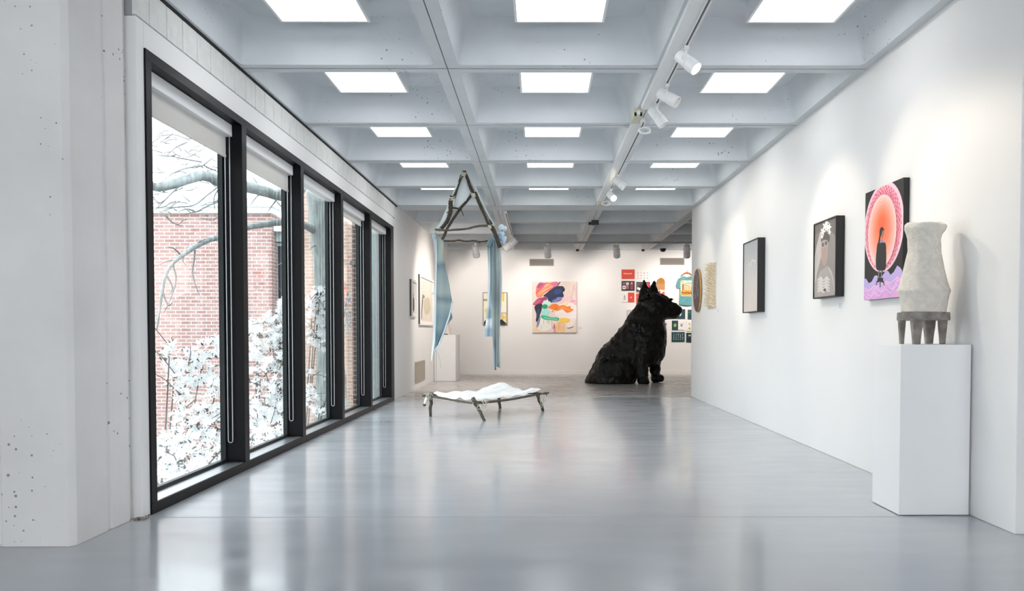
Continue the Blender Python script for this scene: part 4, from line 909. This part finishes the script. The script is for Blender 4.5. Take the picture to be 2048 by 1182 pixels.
# ------------------------------------------------------------------ hanging stick frame and dyed cloths
HY = 11.0
def hp(u, v, dy=0): return ony(u, v, HY+dy)
ap = hp(927, 343)
t = thing('hanging_stick_frame', (ap.x, HY, .7), 'lashed stick frame shaped like a gable hanging from the ceiling above the cot', 'sculpture')
def hstick(pts, r0, r1, m=None, name='branch', dy=0):
    P_ = [hp(p[0], p[1], (p[2] if len(p) > 2 else 0)+dy) for p in pts]; return stick(P_, r0, r1, m or M['bark'], t, name, .12)
hstick([(927, 342, .02), (922, 354), (916, 371), (910, 390), (908, 397)], .020, .017)
hstick([(904, 392, -.03), (901, 408, -.03), (901, 423, -.02), (896, 438), (889, 450), (882, 457)], .030, .026)
hstick([(945, 387, .08), (934, 402, .05), (920, 418), (905, 440, -.03), (894, 458, -.05), (889, 470, -.05), (884, 479, -.05)], .019, .020)
hstick([(929, 342, -.02), (935, 358, -.02), (941, 374, 0), (947, 388, .0)], .020, .024)
hstick([(950, 385, -.04), (956, 400, -.04), (962, 414, -.02), (970, 432), (977, 449, .0)], .026, .019)
hstick([(955, 391, .05), (966, 410, .06), (976, 430, .05), (984, 449, .02), (987, 455)], .016, .015)
hstick([(980, 448, -.03), (987, 460, -.04), (993, 474, -.04), (998, 488, -.04), (1000, 495, -.04)], .030, .027)
hstick([(870, 459, -.05), (890, 460.5, -.06), (912, 459.5, -.05), (934, 457.5), (952, 453, .02), (968, 451.5, .02), (984, 452, 0)], .014, .016, M['bark2'])
hstick([(884, 481.5, .55), (905, 482, .55), (917, 480.5, .55), (932, 482.5, .55), (948, 481.5, .55), (962, 483.5, .55), (977, 481, .55)], .012, .010)
hstick([(903, 416.5, -.01), (910, 416, .02), (918, 418), (923, 420, -.02)], .013, .010)
for pts in (((917, 481, .55), (919, 478, .55)), ((958, 483, .55), (960, 487, .55)), ((921, 419, -.02), (925, 426, -.02), (927, 432, 0)), ((893, 425, -.02), (905, 424, -.02)), ((872, 457, -.05), (875, 461, -.04), (880, 464))):
    hstick([p for p in pts] if len(pts) > 2 else [pts[0], ((pts[0][0]+pts[1][0])/2, (pts[0][1]+pts[1][1])/2, pts[0][2]), pts[1]], .007, .004, name='twig')
# node knobs where sticks meet, lashed with twine
for u, v, r, sd in ((928, 347, .03, 11), (904, 396, .035, 12), (949, 388, .04, 13), (982, 452, .035, 14), (876, 461, .03, 15)):
    b = MB(); c_ = hp(u, v, -.02)
    for q in range(5):
        th = random.uniform(-.6, .6); pts = [c_+Vector((r*1.1*math.cos(a), r*1.1*math.sin(a), r*.5*math.sin(a+th)+.02*(q-2)*.5)) for a in [2*PI*i/12 for i in range(12)]]; b.tube(pts, .005, 5, closed=True)
    b.build('twine_lashing', M['string'], t, smooth=True)
# stretched pale sheet and dyed cloths
def dyed(name, stops, rough=.8, bands=.35):
    """cloth dyed in soft horizontal bands; stops: (height m, colour)"""
    m = bpy.data.materials.new(name); m.use_nodes = True; nt = m.node_tree; b = nt.nodes['Principled BSDF']; b.inputs['Roughness'].default_value = rough
    tc = nt.nodes.new('ShaderNodeTexCoord'); sp = nt.nodes.new('ShaderNodeSeparateXYZ'); ns = nt.nodes.new('ShaderNodeTexNoise'); ns.inputs['Scale'].default_value = 7; ns.inputs['Detail'].default_value = 5
    nt.links.new(tc.outputs['Object'], sp.inputs[0]); nt.links.new(tc.outputs['Object'], ns.inputs['Vector'])
    ma = nt.nodes.new('ShaderNodeMath'); ma.operation = 'MULTIPLY_ADD'; ma.inputs[1].default_value = bands; nt.links.new(ns.outputs['Fac'], ma.inputs[0]); nt.links.new(sp.outputs[2], ma.inputs[2])
    lo, hi = stops[0][0], stops[-1][0]
    def soft(h):
        q = lin(h); l_ = .3*q[0]+.55*q[1]+.15*q[2]; return tuple(min(.9, (x*.52+l_*.48)*1.08) for x in q)
    mr = nt.nodes.new('ShaderNodeMapRange'); mr.inputs[1].default_value = lo+bands/2-.7; mr.inputs[2].default_value = hi+bands/2-.7; nt.links.new(ma.outputs[0], mr.inputs[0])
    rp = nt.nodes.new('ShaderNodeValToRGB'); nt.links.new(mr.outputs[0], rp.inputs[0])
    e = rp.color_ramp.elements; e[0].position = 0; e[0].color = (*soft(stops[0][1]), 1); e[1].position = 1; e[1].color = (*soft(stops[-1][1]), 1)
    for h_, c_ in stops[1:-1]: q = e.new((h_-lo)/(hi-lo)); q.color = (*soft(c_), 1)
    nt.links.new(rp.outputs[0], b.inputs['Base Color'])
    tr = nt.nodes.new('ShaderNodeBsdfTranslucent'); nt.links.new(rp.outputs[0], tr.inputs[0]); mx = nt.nodes.new('ShaderNodeMixShader'); mx.inputs[0].default_value = .3
    nt.links.new(b.outputs[0], mx.inputs[1]); nt.links.new(tr.outputs[0], mx.inputs[2]); nt.links.new(mx.outputs[0], nt.nodes['Material Output'].inputs[0])
    return m
zc = lambda v: hp(900, v).z
def sheet(name, Lp, Rp, m, dy=0, wave=.02, fr=3, nv=36, nu=14, ph=0, parent=None, thick=.004):
    """cloth between a left and a right edge (pixel polylines top to bottom), folded in depth"""
    def samp(pl, f_):
        k = f_*(len(pl)-1); i = min(int(k), len(pl)-2); a, e = pl[i], pl[i+1]; q = k-i; return (a[0]+(e[0]-a[0])*q, a[1]+(e[1]-a[1])*q, (a[2] if len(a) > 2 else 0)*(1-q)+(e[2] if len(e) > 2 else 0)*q)
    vs = []; b = MB()
    for j in range(nv+1):
        l_, r_ = samp(Lp, j/nv), samp(Rp, j/nv)
        for i in range(nu+1):
            s = i/nu; d = dy+l_[2]*(1-s)+r_[2]*s+wave*math.sin(2*PI*fr*s+ph+2.2*j/nv)+wave*.5*math.sin(9*j/nv+4*s)
            vs.append(hp(l_[0]+(r_[0]-l_[0])*s, l_[1]+(r_[1]-l_[1])*s, d))
    b.add(vs, [(j*(nu+1)+i, j*(nu+1)+i+1, (j+1)*(nu+1)+i+1, (j+1)*(nu+1)+i) for j in range(nv) for i in range(nu)])
    return b.build(name, m, parent or t, smooth=True, solid=thick)
pale = dyed('pale_sheet', [(zc(480), '#9db9c8'), (zc(450), '#c9d8dc'), (zc(400), '#d9e3e6'), (zc(340), '#d5dfe3')])
sheet('stretched_sheet', [(925, 350), (918, 372), (910, 395), (907, 414), (912, 416)], [(930, 356), (936, 370), (942, 382), (932, 402), (919, 416)], pale, .03, .008, 1, 20, 8)
sheet('stretched_sheet', [(925, 341), (914, 366), (903, 391), (893, 416), (881, 443), (866, 465), (865, 478)], [(927, 343), (918, 366), (905, 394), (900, 424), (893, 442), (874, 462), (869, 480)], pale, -.01, .006, 1, 24, 6)
sheet('stretched_sheet', [(928, 342), (938, 362), (950, 381), (958, 396), (968, 418), (978, 437), (990, 454)], [(930, 342), (941, 359), (953, 377), (960, 392), (971, 415), (981, 436), (993, 455)], pale, .02, .005, 1, 24, 4)
teal = dyed('teal_dyed_cloth', [(zc(722), '#a9cfe2'), (zc(700), '#5b8494'), (zc(675), '#4f7f90'), (zc(655), '#7ea3ab'), (zc(635), '#719fae'), (zc(612), '#9ab4b3'), (zc(598), '#6a909c'), (zc(585), '#a3bab5'), (zc(545), '#86a5ac'), (zc(530), '#66899a'), (zc(520), '#a4b8ae'), (zc(470), '#b3c1b2')], bands=.09)
sheet('dyed_cloth', [(873, 470), (873, 515), (872, 560), (872, 600), (871, 640), (869, 685), (868.5, 700)], [(887, 480), (888, 515), (893, 545), (898, 565), (904, 602), (893, 650), (876, 696)], teal, -.02, .009, 1, 44, 16)
palec = dyed('pale_blue_cloth', [(zc(725), '#e3ecf0'), (zc(660), '#c6dde9'), (zc(600), '#d3e3ea'), (zc(520), '#c4d9e4'), (zc(470), '#adc9da')])
sheet('pale_cloth_edge', [(866, 472), (871, 520), (869.5, 580), (867.5, 640), (865.5, 680), (862, 722)], [(874, 478), (874, 520), (873, 580), (872, 640), (870.5, 685), (863.5, 723)], palec, -.07, .004, .5, 30, 4)
sheet('pale_cloth_edge', [(904, 600), (898, 630), (888, 660), (876, 690), (868, 702)], [(906, 604), (900, 634), (890, 664), (878, 694), (869, 704)], palec, -.04, .004, 1, 20, 3)
sheet('cloth_corner', [(872, 577), (868, 583), (863, 586)], [(872, 592), (869, 590), (864, 587)], palec, -.03, .004, 1, 8, 4)
sheet('cloth_corner', [(900, 624), (896, 640), (890, 652)], [(903, 626), (905, 636), (892, 653)], teal, .06, .006, 1, 8, 5)
sheet('cloth_corner', [(863, 468), (865, 478), (870, 486)], [(872, 470), (873, 480), (873, 487)], dyed('blue_corner', [(zc(490), '#739fb8'), (zc(470), '#b5cfdd')]), -.05, .008, 1, 10, 5)
rb = dyed('light_blue_strip', [(zc(676), '#a9cbe2'), (zc(660), '#8ab0c9'), (zc(648), '#d5e0e8'), (zc(640), '#d9e4ea'), (zc(636), '#92b7c8'), (zc(622), '#9bbdcb'), (zc(612), '#cadde6'), (zc(540), '#c3d9e3'), (zc(500), '#93b5c0'), (zc(478), '#80aab8')], bands=.06)
sheet('dyed_cloth', [(974, 484), (976, 520), (977, 551), (974, 612), (972, 640), (969, 673)], [(985, 470), (985, 520), (985, 560), (985, 600), (985, 640), (985.5, 673)], rb, -.02, .012, 1.5, 40, 10)
rm = dyed('slate_strip', [(zc(740), '#8cb0c4'), (zc(700), '#7b9aa8'), (zc(690), '#6d8a97'), (zc(640), '#a3b6b4'), (zc(600), '#76929a'), (zc(540), '#84a1a8'), (zc(505), '#6f919a'), (zc(478), '#6a94a2')], bands=.2)
sheet('dyed_cloth', [(980, 480), (981, 540), (983, 600), (984.5, 660), (986.5, 700), (987.5, 738)], [(990, 478), (991, 540), (992, 600), (992, 660), (992.5, 700), (992, 741)], rm, -.05, .016, 1.2, 40, 8)
rp_ = dyed('grey_green_strip', [(zc(738), '#8fb0ac'), (zc(700), '#bfcfca'), (zc(640), '#b4c6c2'), (zc(600), '#8fa7aa'), (zc(560), '#a9bcbc'), (zc(520), '#b9cac6'), (zc(488), '#a5bab8')], bands=.25)
sheet('dyed_cloth', [(988, 484), (990, 540), (991, 600), (991.5, 660), (992, 700), (993, 733)], [(1000, 494), (1001, 540), (1000, 600), (1000, 660), (1000, 700), (1000, 736)], rp_, -.01, .016, 1.6, 40, 9, 1.)
sheet('pale_cloth_edge', [(995, 500), (999, 560), (1000, 600), (998, 632)], [(1002, 500), (1004, 560), (1003.5, 600), (1001, 634)], palec, .05, .006, 1, 24, 4)
sheet('cloth_corner', [(979, 476), (975, 484), (973, 492)], [(987, 468), (985, 480), (980, 496)], dyed('blue_knot', [(zc(496), '#6498a9'), (zc(470), '#7fb0c2')]), -.06, .012, 1.5, 12, 6)
# crumpled knot of pale cloth at the right shoulder
b = MB(); rg = random.Random(9)
for q in range(9):
    b.ball(hp(999+rg.uniform(-3, 11), 455+q*4+rg.uniform(-2, 2), .04+rg.uniform(-.03, .03)), (rg.uniform(.025, .05), rg.uniform(.02, .03), rg.uniform(.03, .055)), 6, mi=q % 3 == 2)
o = b.build('knotted_cloth', [mat('pale_gauze', '#c6d3dc', .8, bump=.8, bscale=35), mat('blue_gauze', '#8fb0d0', .8, bump=.8, bscale=35)], t, smooth=True)
mo = o.modifiers.new('crumple', 'DISPLACE'); tx2 = bpy.data.textures.new('gauze', 'CLOUDS'); tx2.noise_scale = .04; mo.texture = tx2; mo.strength = .035
# threads: two up to the coffer, loose ones below
b = MB(); b.tube([hp(926, 343), Vector((hp(926, 343).x, HY, H+.335))], .0012, 4); b.tube([hp(1000, 470), Vector((hp(1000, 470).x+.03, HY, H+.335))], .0012, 4); b.tube([hp(871, 462), Vector((hp(871, 462).x-.02, HY, H+.335))], .0012, 4); b.build('hanging_thread', flat('#c9cccc'), t)
b = MB(); b.tube([hp(872.5, 690), hp(872.3, 730), hp(872, 768)], .0022, 5); b.tube([hp(876, 705), hp(880, 720, .02), hp(882, 736)], .0012, 4); b.tube([hp(863, 720), hp(861.5, 726), hp(864, 728)], .0012, 4); b.build('loose_thread', flat('#55504c'), t)

# ------------------------------------------------------------------ courtyard outside the windows
b = MB(); b.box((-40, -10, -1.9), (-2.82, 60, -1.6)); struct(b, 'ground_outside', mat('courtyard_ground', '#8d8a80', .9, var=.3, vscale=3), org=(-20, 20, -1.6))
br = brick('pink_brick', '#8c6a66', '#9c807c', '#b3adab'); br2 = brick('tan_brick', '#a07f72', '#ad9387', '#bbb2aa'); br3 = brick('brown_brick', '#5a4642', '#6d5650', '#a9a29c')
DYB = 17.0
xc = ony(544, 600, DYB).x; zt = ony(500, 427, DYB).z
t = thing('brick_building', (-9, 18, -1.6), 'red brick building with a pale flat coping across the courtyard, seen through the near windows', 'building')
b = MB(); b.box((-22, DYB, -1.6), (xc, 18.4, zt)); b.build('wall', br, t)
b = MB(); b.box((-22, DYB-.10, zt), (xc+.04, 17.42, zt+.12)); b.box((-22, DYB-.16, zt+.12), (xc+.09, 17.48, zt+.30)); b.build('coping', mat('coping_metal', '#dfe6e6', .5), t, bevel=.01)
WY = 17.45
wx0, wx1 = ony(547, 600, WY).x, ony(583, 600, WY).x; z1 = ony(560, 487, WY).z; z0 = ony(560, 720, WY).z; zl = ony(560, 464, 17.25).z; zl2 = ony(560, 452, 17.1).z; xt = ony(603, 600, WY).x
b = MB(); b.box((xc, WY, -1.6), (xt, 18.4, zl)); b.box((xt, WY-.05, -1.6), (-2.95, 18.4, zt+.7)); b.build('rear_wall', br2, t)
b = MB(); b.box((xc+.005, WY-.20, z1+.02), (xt-.005, WY+.3, zl)); b.build('lintel', mat('grey_lintel', '#8f9b99', .7), t)
b = MB(); b.box((xc+.01, WY-.34, zl), (xt-.01, 18.4, zl2)); b.build('canopy', mat('canopy_white', '#cfdade', .5), t)
b = MB()
for a0, a1, e0, e1 in ((wx0, wx0+.07, z0, z1), (wx1, wx1+.07, z0, z1), (wx0+.07, wx1, z1-.06, z1), (wx0+.07, wx1, z0, z0+.06), (wx0+.07, wx1, 1.15, 1.2)): b.box((a0, WY-.08, e0), (a1, WY+.06, e1))
wf = b.build('window', mat('pale_blue_frame', '#9fb4c4', .5), t)
b = MB(); b.box((wx0+.07, WY-.03, z0+.06), (wx1, WY-.01, z1-.06)); b.build('pane', mat('dark_pane', (.03, .045, .055), .1), wf)
# brown brick pier against the gallery's own wall
t = thing('brick_pier', (-2.96, 12.55, -1.6), 'dark brown brick pier close outside the fourth window', 'pier')
px0 = ony(705, 600, 12.4).x
b = MB(); b.box((px0, 12.4, -1.6), (-2.83, 12.75, 3.6)); b.build('pier', br3, t)
b = MB(); b.box((px0-.03, 12.37, ony(700, 530, 12.4).z), (-2.83, 12.5, ony(700, 522, 12.4).z)); b.build('stone_band', mat('stone_band', '#8b8682', .8), t)
# pale teal panel wall with bars beyond the last window
t = thing('teal_panel_wall', (-3.3, 15.2, -1.6), 'pale teal panel wall with bars seen through the farthest window', 'building')
b = MB(); b.box((-3.32, 15.2, -1.6), (-2.83, 15.35, 3.8)); b.build('panel_wall', mat('teal_panel', '#a3b9bd', .35), t)
b = MB()
for x in (-3.30, -3.12, -2.92): b.box((x, 15.16, -1.6), (x+.03, 15.2, 3.8))
b.build('panel_bar', mat('bar_metal', '#5d6c72', .4), t)

# bare tree: trunk beyond the middle window, limbs sweeping across the near ones
bk = mat('tree_bark', '#878e8e', .9, var=.35, vscale=9, bump=.9, bscale=22, stretch=(2, 2, .35))
bk2 = mat('twig_bark', '#7d7f80', .9, var=.2)
t = thing('bare_tree', (ony(655, 700, 13.2).x, 13.2, -1.6), 'bare grey barked tree outside, trunk in the middle window and limbs across the near windows', 'tree')
def limb(pts, r0, r1, name='limb', m=None, n=9, wob=.06):
    P_ = crom([ony(*p) for p in pts], 5, False); k = len(P_); b = MB(); b.tube(P_, [r0+(r1-r0)*i/(k-1) for i in range(k)], n, wob=wob); return b.build(name, m or bk, t, smooth=True)
T0 = [(663, 835, 13.2), (660, 700, 13.2), (656, 600, 13.2), (650, 520, 13.2), (643, 450, 13.2), (638, 390, 13.2), (634, 330, 13.2), (632, 270, 13.2)]
P_ = crom([ony(*p) for p in T0], 5, False); P_[0].z = -1.6; k = len(P_); b = MB(); b.tube(P_, [.21-.03*i/(k-1)+.08*max(0, 1-i/5) for i in range(k)], 14, wob=.05); b.build('trunk', bk, t, smooth=True)
limb([(636, 330, 13.2), (616, 352, 12.8), (597, 380, 12.4), (575, 392, 12.0), (540, 385, 11.6), (505, 376, 11.2), (465, 369, 10.9), (440, 364, 10.7), (420, 354, 10.5), (400, 352, 10.3), (370, 361, 10.1), (340, 370, 9.9), (312, 374, 9.7), (285, 362, 9.5)], .10, .05)
limb([(641, 470, 13.2), (612, 452, 12.9), (585, 445, 12.6), (560, 444, 12.2), (530, 449, 11.9), (497, 454, 11.5), (470, 463, 11.1), (445, 473, 10.8), (420, 479, 10.5), (398, 489, 10.2), (380, 500, 10.0), (362, 513, 9.8), (345, 527, 9.6), (332, 548, 9.4), (324, 585, 9.3), (317, 635, 9.2), (313, 660, 9.2)], .062, .010)
limb([(440, 364, 10.7), (448, 350, 10.9), (462, 330, 11.2), (480, 310, 11.5)], .05, .02)
rg = random.Random(21)
tw = [[(404, 332, 10.3), (375, 336, 10.1), (345, 347, 9.9), (322, 366, 9.7)], [(404, 324, 10.3), (370, 318, 10.2), (340, 312, 10.0), (308, 310, 9.8)], [(408, 330, 10.4), (420, 320, 10.5), (436, 308, 10.7)], [(412, 334, 10.4), (428, 340, 10.6), (446, 350, 10.8)],
      [(380, 280, 10.2), (350, 270, 10), (320, 272, 9.8), (306, 278, 9.7)], [(375, 284, 10.2), (350, 296, 10), (325, 320, 9.8)], [(370, 362, 10.1), (345, 385, 9.9), (325, 405, 9.8), (310, 420, 9.7)], [(438, 372, 10.6), (415, 390, 10.4), (388, 410, 10.2), (350, 415, 10), (318, 424, 9.8)],
      [(436, 380, 10.6), (428, 396, 10.5), (430, 420, 10.5)], [(435, 404, 10.6), (415, 412, 10.4), (395, 422, 10.2), (370, 428, 10)], [(390, 424, 10.2), (375, 418, 10), (355, 424, 9.9)], [(330, 430, 9.8), (345, 445, 9.9), (365, 452, 10)], [(440, 428, 10.7), (425, 440, 10.5), (400, 436, 10.3)],
      [(390, 500, 10.1), (388, 520, 10.1), (385, 545, 10.1), (391, 570, 10.1), (398, 590, 10.1)], [(372, 506, 9.9), (365, 520, 9.9), (372, 530, 9.9)], [(352, 520, 9.7), (335, 522, 9.6), (318, 530, 9.5)], [(390, 492, 10.1), (400, 482, 10.2), (412, 478, 10.3)], [(345, 527, 9.6), (352, 560, 9.6), (340, 600, 9.5), (328, 625, 9.4)],
      [(332, 548, 9.4), (345, 575, 9.4), (338, 590, 9.4)], [(326, 585, 9.3), (336, 610, 9.3), (345, 605, 9.3)], [(360, 508, 9.8), (348, 497, 9.7), (335, 494, 9.6)], [(560, 392, 11.8), (545, 410, 11.7), (535, 425, 11.6)], [(540, 383, 11.6), (555, 405, 11.7), (570, 420, 11.9)], [(520, 378, 11.4), (510, 360, 11.3), (500, 350, 11.2)], [(575, 520, 12.4), (560, 528, 12.3), (545, 535, 12.2)],
      [(640, 490, 13.1), (628, 492, 13), (618, 500, 12.9)], [(530, 380, 11.5), (512, 395, 11.4), (500, 412, 11.3)]]
for p in tw: limb(p, .013, .004, 'twig', bk2, 5, .1)
for k in range(70):
    u = rg.uniform(310, 440); v = rg.uniform(255, 440); Y = 9.6+(u-310)/130*1.1; d = rg.uniform(-.8, .8)+PI; l_ = rg.uniform(18, 50)
    pts = [(u+l_*q/3*math.cos(d)+rg.uniform(-3, 3), v+l_*q/3*math.sin(d)*.9+rg.uniform(-3, 3), Y+rg.uniform(-.1, .1)) for q in range(4)]
    limb(pts, .009, .003, 'twig', bk2, 4, .1)

# flowering shrubs: white star blossoms on dark twigs
petal = mat('white_petal', (.80, .81, .82), .7); leafm = mat('shrub_leaf', '#3f4a44', .7, var=.3)
pt = petal.node_tree; tr = pt.nodes.new('ShaderNodeBsdfTranslucent'); tr.inputs[0].default_value = (.85, .87, .9, 1); mx = pt.nodes.new('ShaderNodeMixShader'); mx.inputs[0].default_value = .35
pt.links.new(pt.nodes['Principled BSDF'].outputs[0], mx.inputs[1]); pt.links.new(tr.outputs[0], mx.inputs[2]); pt.links.new(mx.outputs[0], pt.nodes['Material Output'].inputs[0])
def shrub(lab, base, blobs, seed, dens):
    """blobs: (u, v, Y, ru, rv) clouds of blossom seen in the photo; ru, rv in its pixels"""
    rg = random.Random(seed); t = thing('flowering_shrub', base, lab, 'shrub', 'white flowering shrubs outside the windows')
    fb, lb, sb = MB(), MB(), MB()
    for u, v, Y, ru, rv in blobs:
        c_ = ony(u, v, Y); rx, rz = ru*Y/F, rv*Y/F; ry = (rx+rz)/2*.8
        mid = Vector(base)*.35+c_*.65+Vector((0, 0, -.15))
        if rg.random() < .45: sb.tube(crom([Vector(base)+Vector((rg.uniform(-.05, .05), rg.uniform(-.05, .05), 0)), mid, c_, c_+Vector((rg.uniform(-rx, rx)*.6, 0, rz*.6))], 5, False), [.014-.011*i/15 for i in range(16)], 5)
        n = max(6, int(dens*rx*rz*70))
        for q in range(n):
            while True:
                d = Vector((rg.uniform(-1, 1), rg.uniform(-1, 1), rg.uniform(-1, 1)))
                if d.length < 1: break
            p = c_+Vector((d.x*rx*1.1, d.y*ry, d.z*rz*1.1))
            if p.x > -2.88: p.x = -2.88-rg.random()*.1
            ax = (d+Vector((rg.uniform(-.6, .6), rg.uniform(-1, .2), rg.uniform(-.2, .9)))).normalized(); a = ax.orthogonal().normalized(); e = ax.cross(a); s_ = rg.uniform(.036, .066); k = rg.choice((6, 7, 8)); ph = rg.random()
            for w_ in range(k):
                th = 2*PI*(w_+ph)/k; dr = a*math.cos(th)+e*math.sin(th); sd = ax.cross(dr); lift = rg.uniform(.1, .7)
                fb.add([p, p+dr*s_*.55+ax*s_*lift*.3+sd*s_*.22, p+dr*s_*1.05+ax*s_*lift, p+dr*s_*.55+ax*s_*lift*.3-sd*s_*.22], [(0, 1, 2, 3)])
            if rg.random() < .8:
                d2 = Vector((rg.uniform(-1, 1), rg.uniform(-1, 1), rg.uniform(-1, 1))); p2 = p-ax*.06+d2*.06; l_ = Vector((rg.uniform(-1, 1), rg.uniform(-1, 1), rg.uniform(-1, 1))).normalized(); sd = l_.orthogonal().normalized(); ll = rg.uniform(.04, .08)
                lb.add([p2, p2+l_*ll*.5+sd*ll*.22, p2+l_*ll, p2+l_*ll*.5-sd*ll*.22], [(0, 1, 2, 3)])
    # a web of thin twigs between blossoms
    for q in range(len(blobs)):
        u, v, Y, ru, rv = rg.choice(blobs); c_ = ony(u, v, Y); r_ = ru*Y/F
        p0 = c_+Vector((rg.uniform(-r_, r_), rg.uniform(-r_, r_), rg.uniform(-r_, r_)*.8)); p1 = p0+Vector((rg.uniform(-.3, .3), rg.uniform(-.3, .3), rg.uniform(-.1, .35)))
        sb.tube([p0, (p0+p1)/2+Vector((.02, 0, .03)), p1], [.006, .005, .0025], 4)
    fb.build('blossom', petal, t, kind='stuff'); lb.build('leaves', leafm, t, kind='stuff'); sb.build('branches', mat('shrub_twig', '#4f4a47', .9), t, smooth=True)
gz = -1.6
shrub('white flowering shrub filling the lower half of the nearest window', (-4.2, 8.7, gz),
      [(425, 690, 9.2, 25, 20), (385, 715, 9.1, 28, 20), (350, 730, 9.0, 22, 14), (400, 750, 9.2, 40, 24), (350, 765, 8.9, 20, 18), (330, 705, 8.9, 8, 7), (340, 690, 8.9, 12, 7), (365, 790, 8.8, 18, 14), (435, 770, 9.0, 18, 22),
       (420, 820, 8.7, 36, 26), (385, 850, 8.4, 36, 26), (430, 870, 8.4, 30, 30), (350, 880, 8.0, 30, 24), (390, 905, 8.0, 44, 30), (340, 925, 7.6, 32, 34), (370, 945, 7.6, 40, 30), (330, 960, 7.3, 24, 26), (322, 1000, 7.2, 16, 30), (330, 900, 7.5, 14, 16), (430, 915, 8.0, 26, 24), (355, 830, 8.6, 16, 10), (370, 815, 8.7, 14, 9)], 5, 21)
shrub('white flowering shrub filling the lower half of the second window', (-4.0, 11.0, gz),
      [(510, 650, 11.6, 16, 12), (545, 640, 11.6, 26, 18), (570, 610, 11.7, 14, 22), (520, 670, 11.4, 28, 16), (560, 680, 11.4, 26, 28), (515, 705, 11.2, 20, 20), (555, 730, 11.0, 26, 24), (512, 745, 10.8, 14, 12), (520, 770, 10.6, 16, 10), (560, 780, 10.6, 24, 30), (530, 810, 10.4, 32, 24), (515, 840, 10.2, 26, 22), (560, 830, 10.3, 26, 24), (530, 870, 9.8, 30, 22), (570, 860, 10.0, 18, 20), (505, 880, 9.6, 16, 16)], 6, 24)
shrub('white flowering shrub around the tree foot in the middle window', (-3.75, 12.4, gz),
      [(640, 590, 12.4, 26, 16), (625, 610, 12.4, 14, 14), (655, 620, 12.5, 14, 24), (630, 640, 12.4, 20, 18), (655, 660, 12.4, 14, 20), (625, 670, 12.3, 16, 16), (645, 690, 12.3, 18, 12), (618, 745, 12.2, 10, 10), (620, 800, 12.0, 14, 14), (640, 820, 12.0, 18, 10), (655, 760, 12.2, 8, 10), (622, 775, 12.1, 8, 12), (694, 640, 12.3, 6, 30), (694, 600, 12.3, 5, 10)], 8, 20)

# ------------------------------------------------------------------ sky and daylight
w = bpy.data.worlds.new('world'); S.world = w; w.use_nodes = True; nt = w.node_tree; bg = nt.nodes['Background']
bg.inputs[0].default_value = (.93, .97, 1.0, 1); bg.inputs[1].default_value = 3.3
S.view_settings.view_transform = 'Standard'; S.view_settings.look = 'None'; S.view_settings.gamma = 1; S.view_settings.use_curve_mapping = False
S.view_settings.exposure = .98
cy = S.cycles
cy.use_denoising = True; cy.max_bounces = 9; cy.diffuse_bounces = 6; cy.glossy_bounces = 4; cy.transparent_max_bounces = 8; cy.sample_clamp_indirect = 6; cy.caustics_reflective = False; cy.caustics_refractive = False
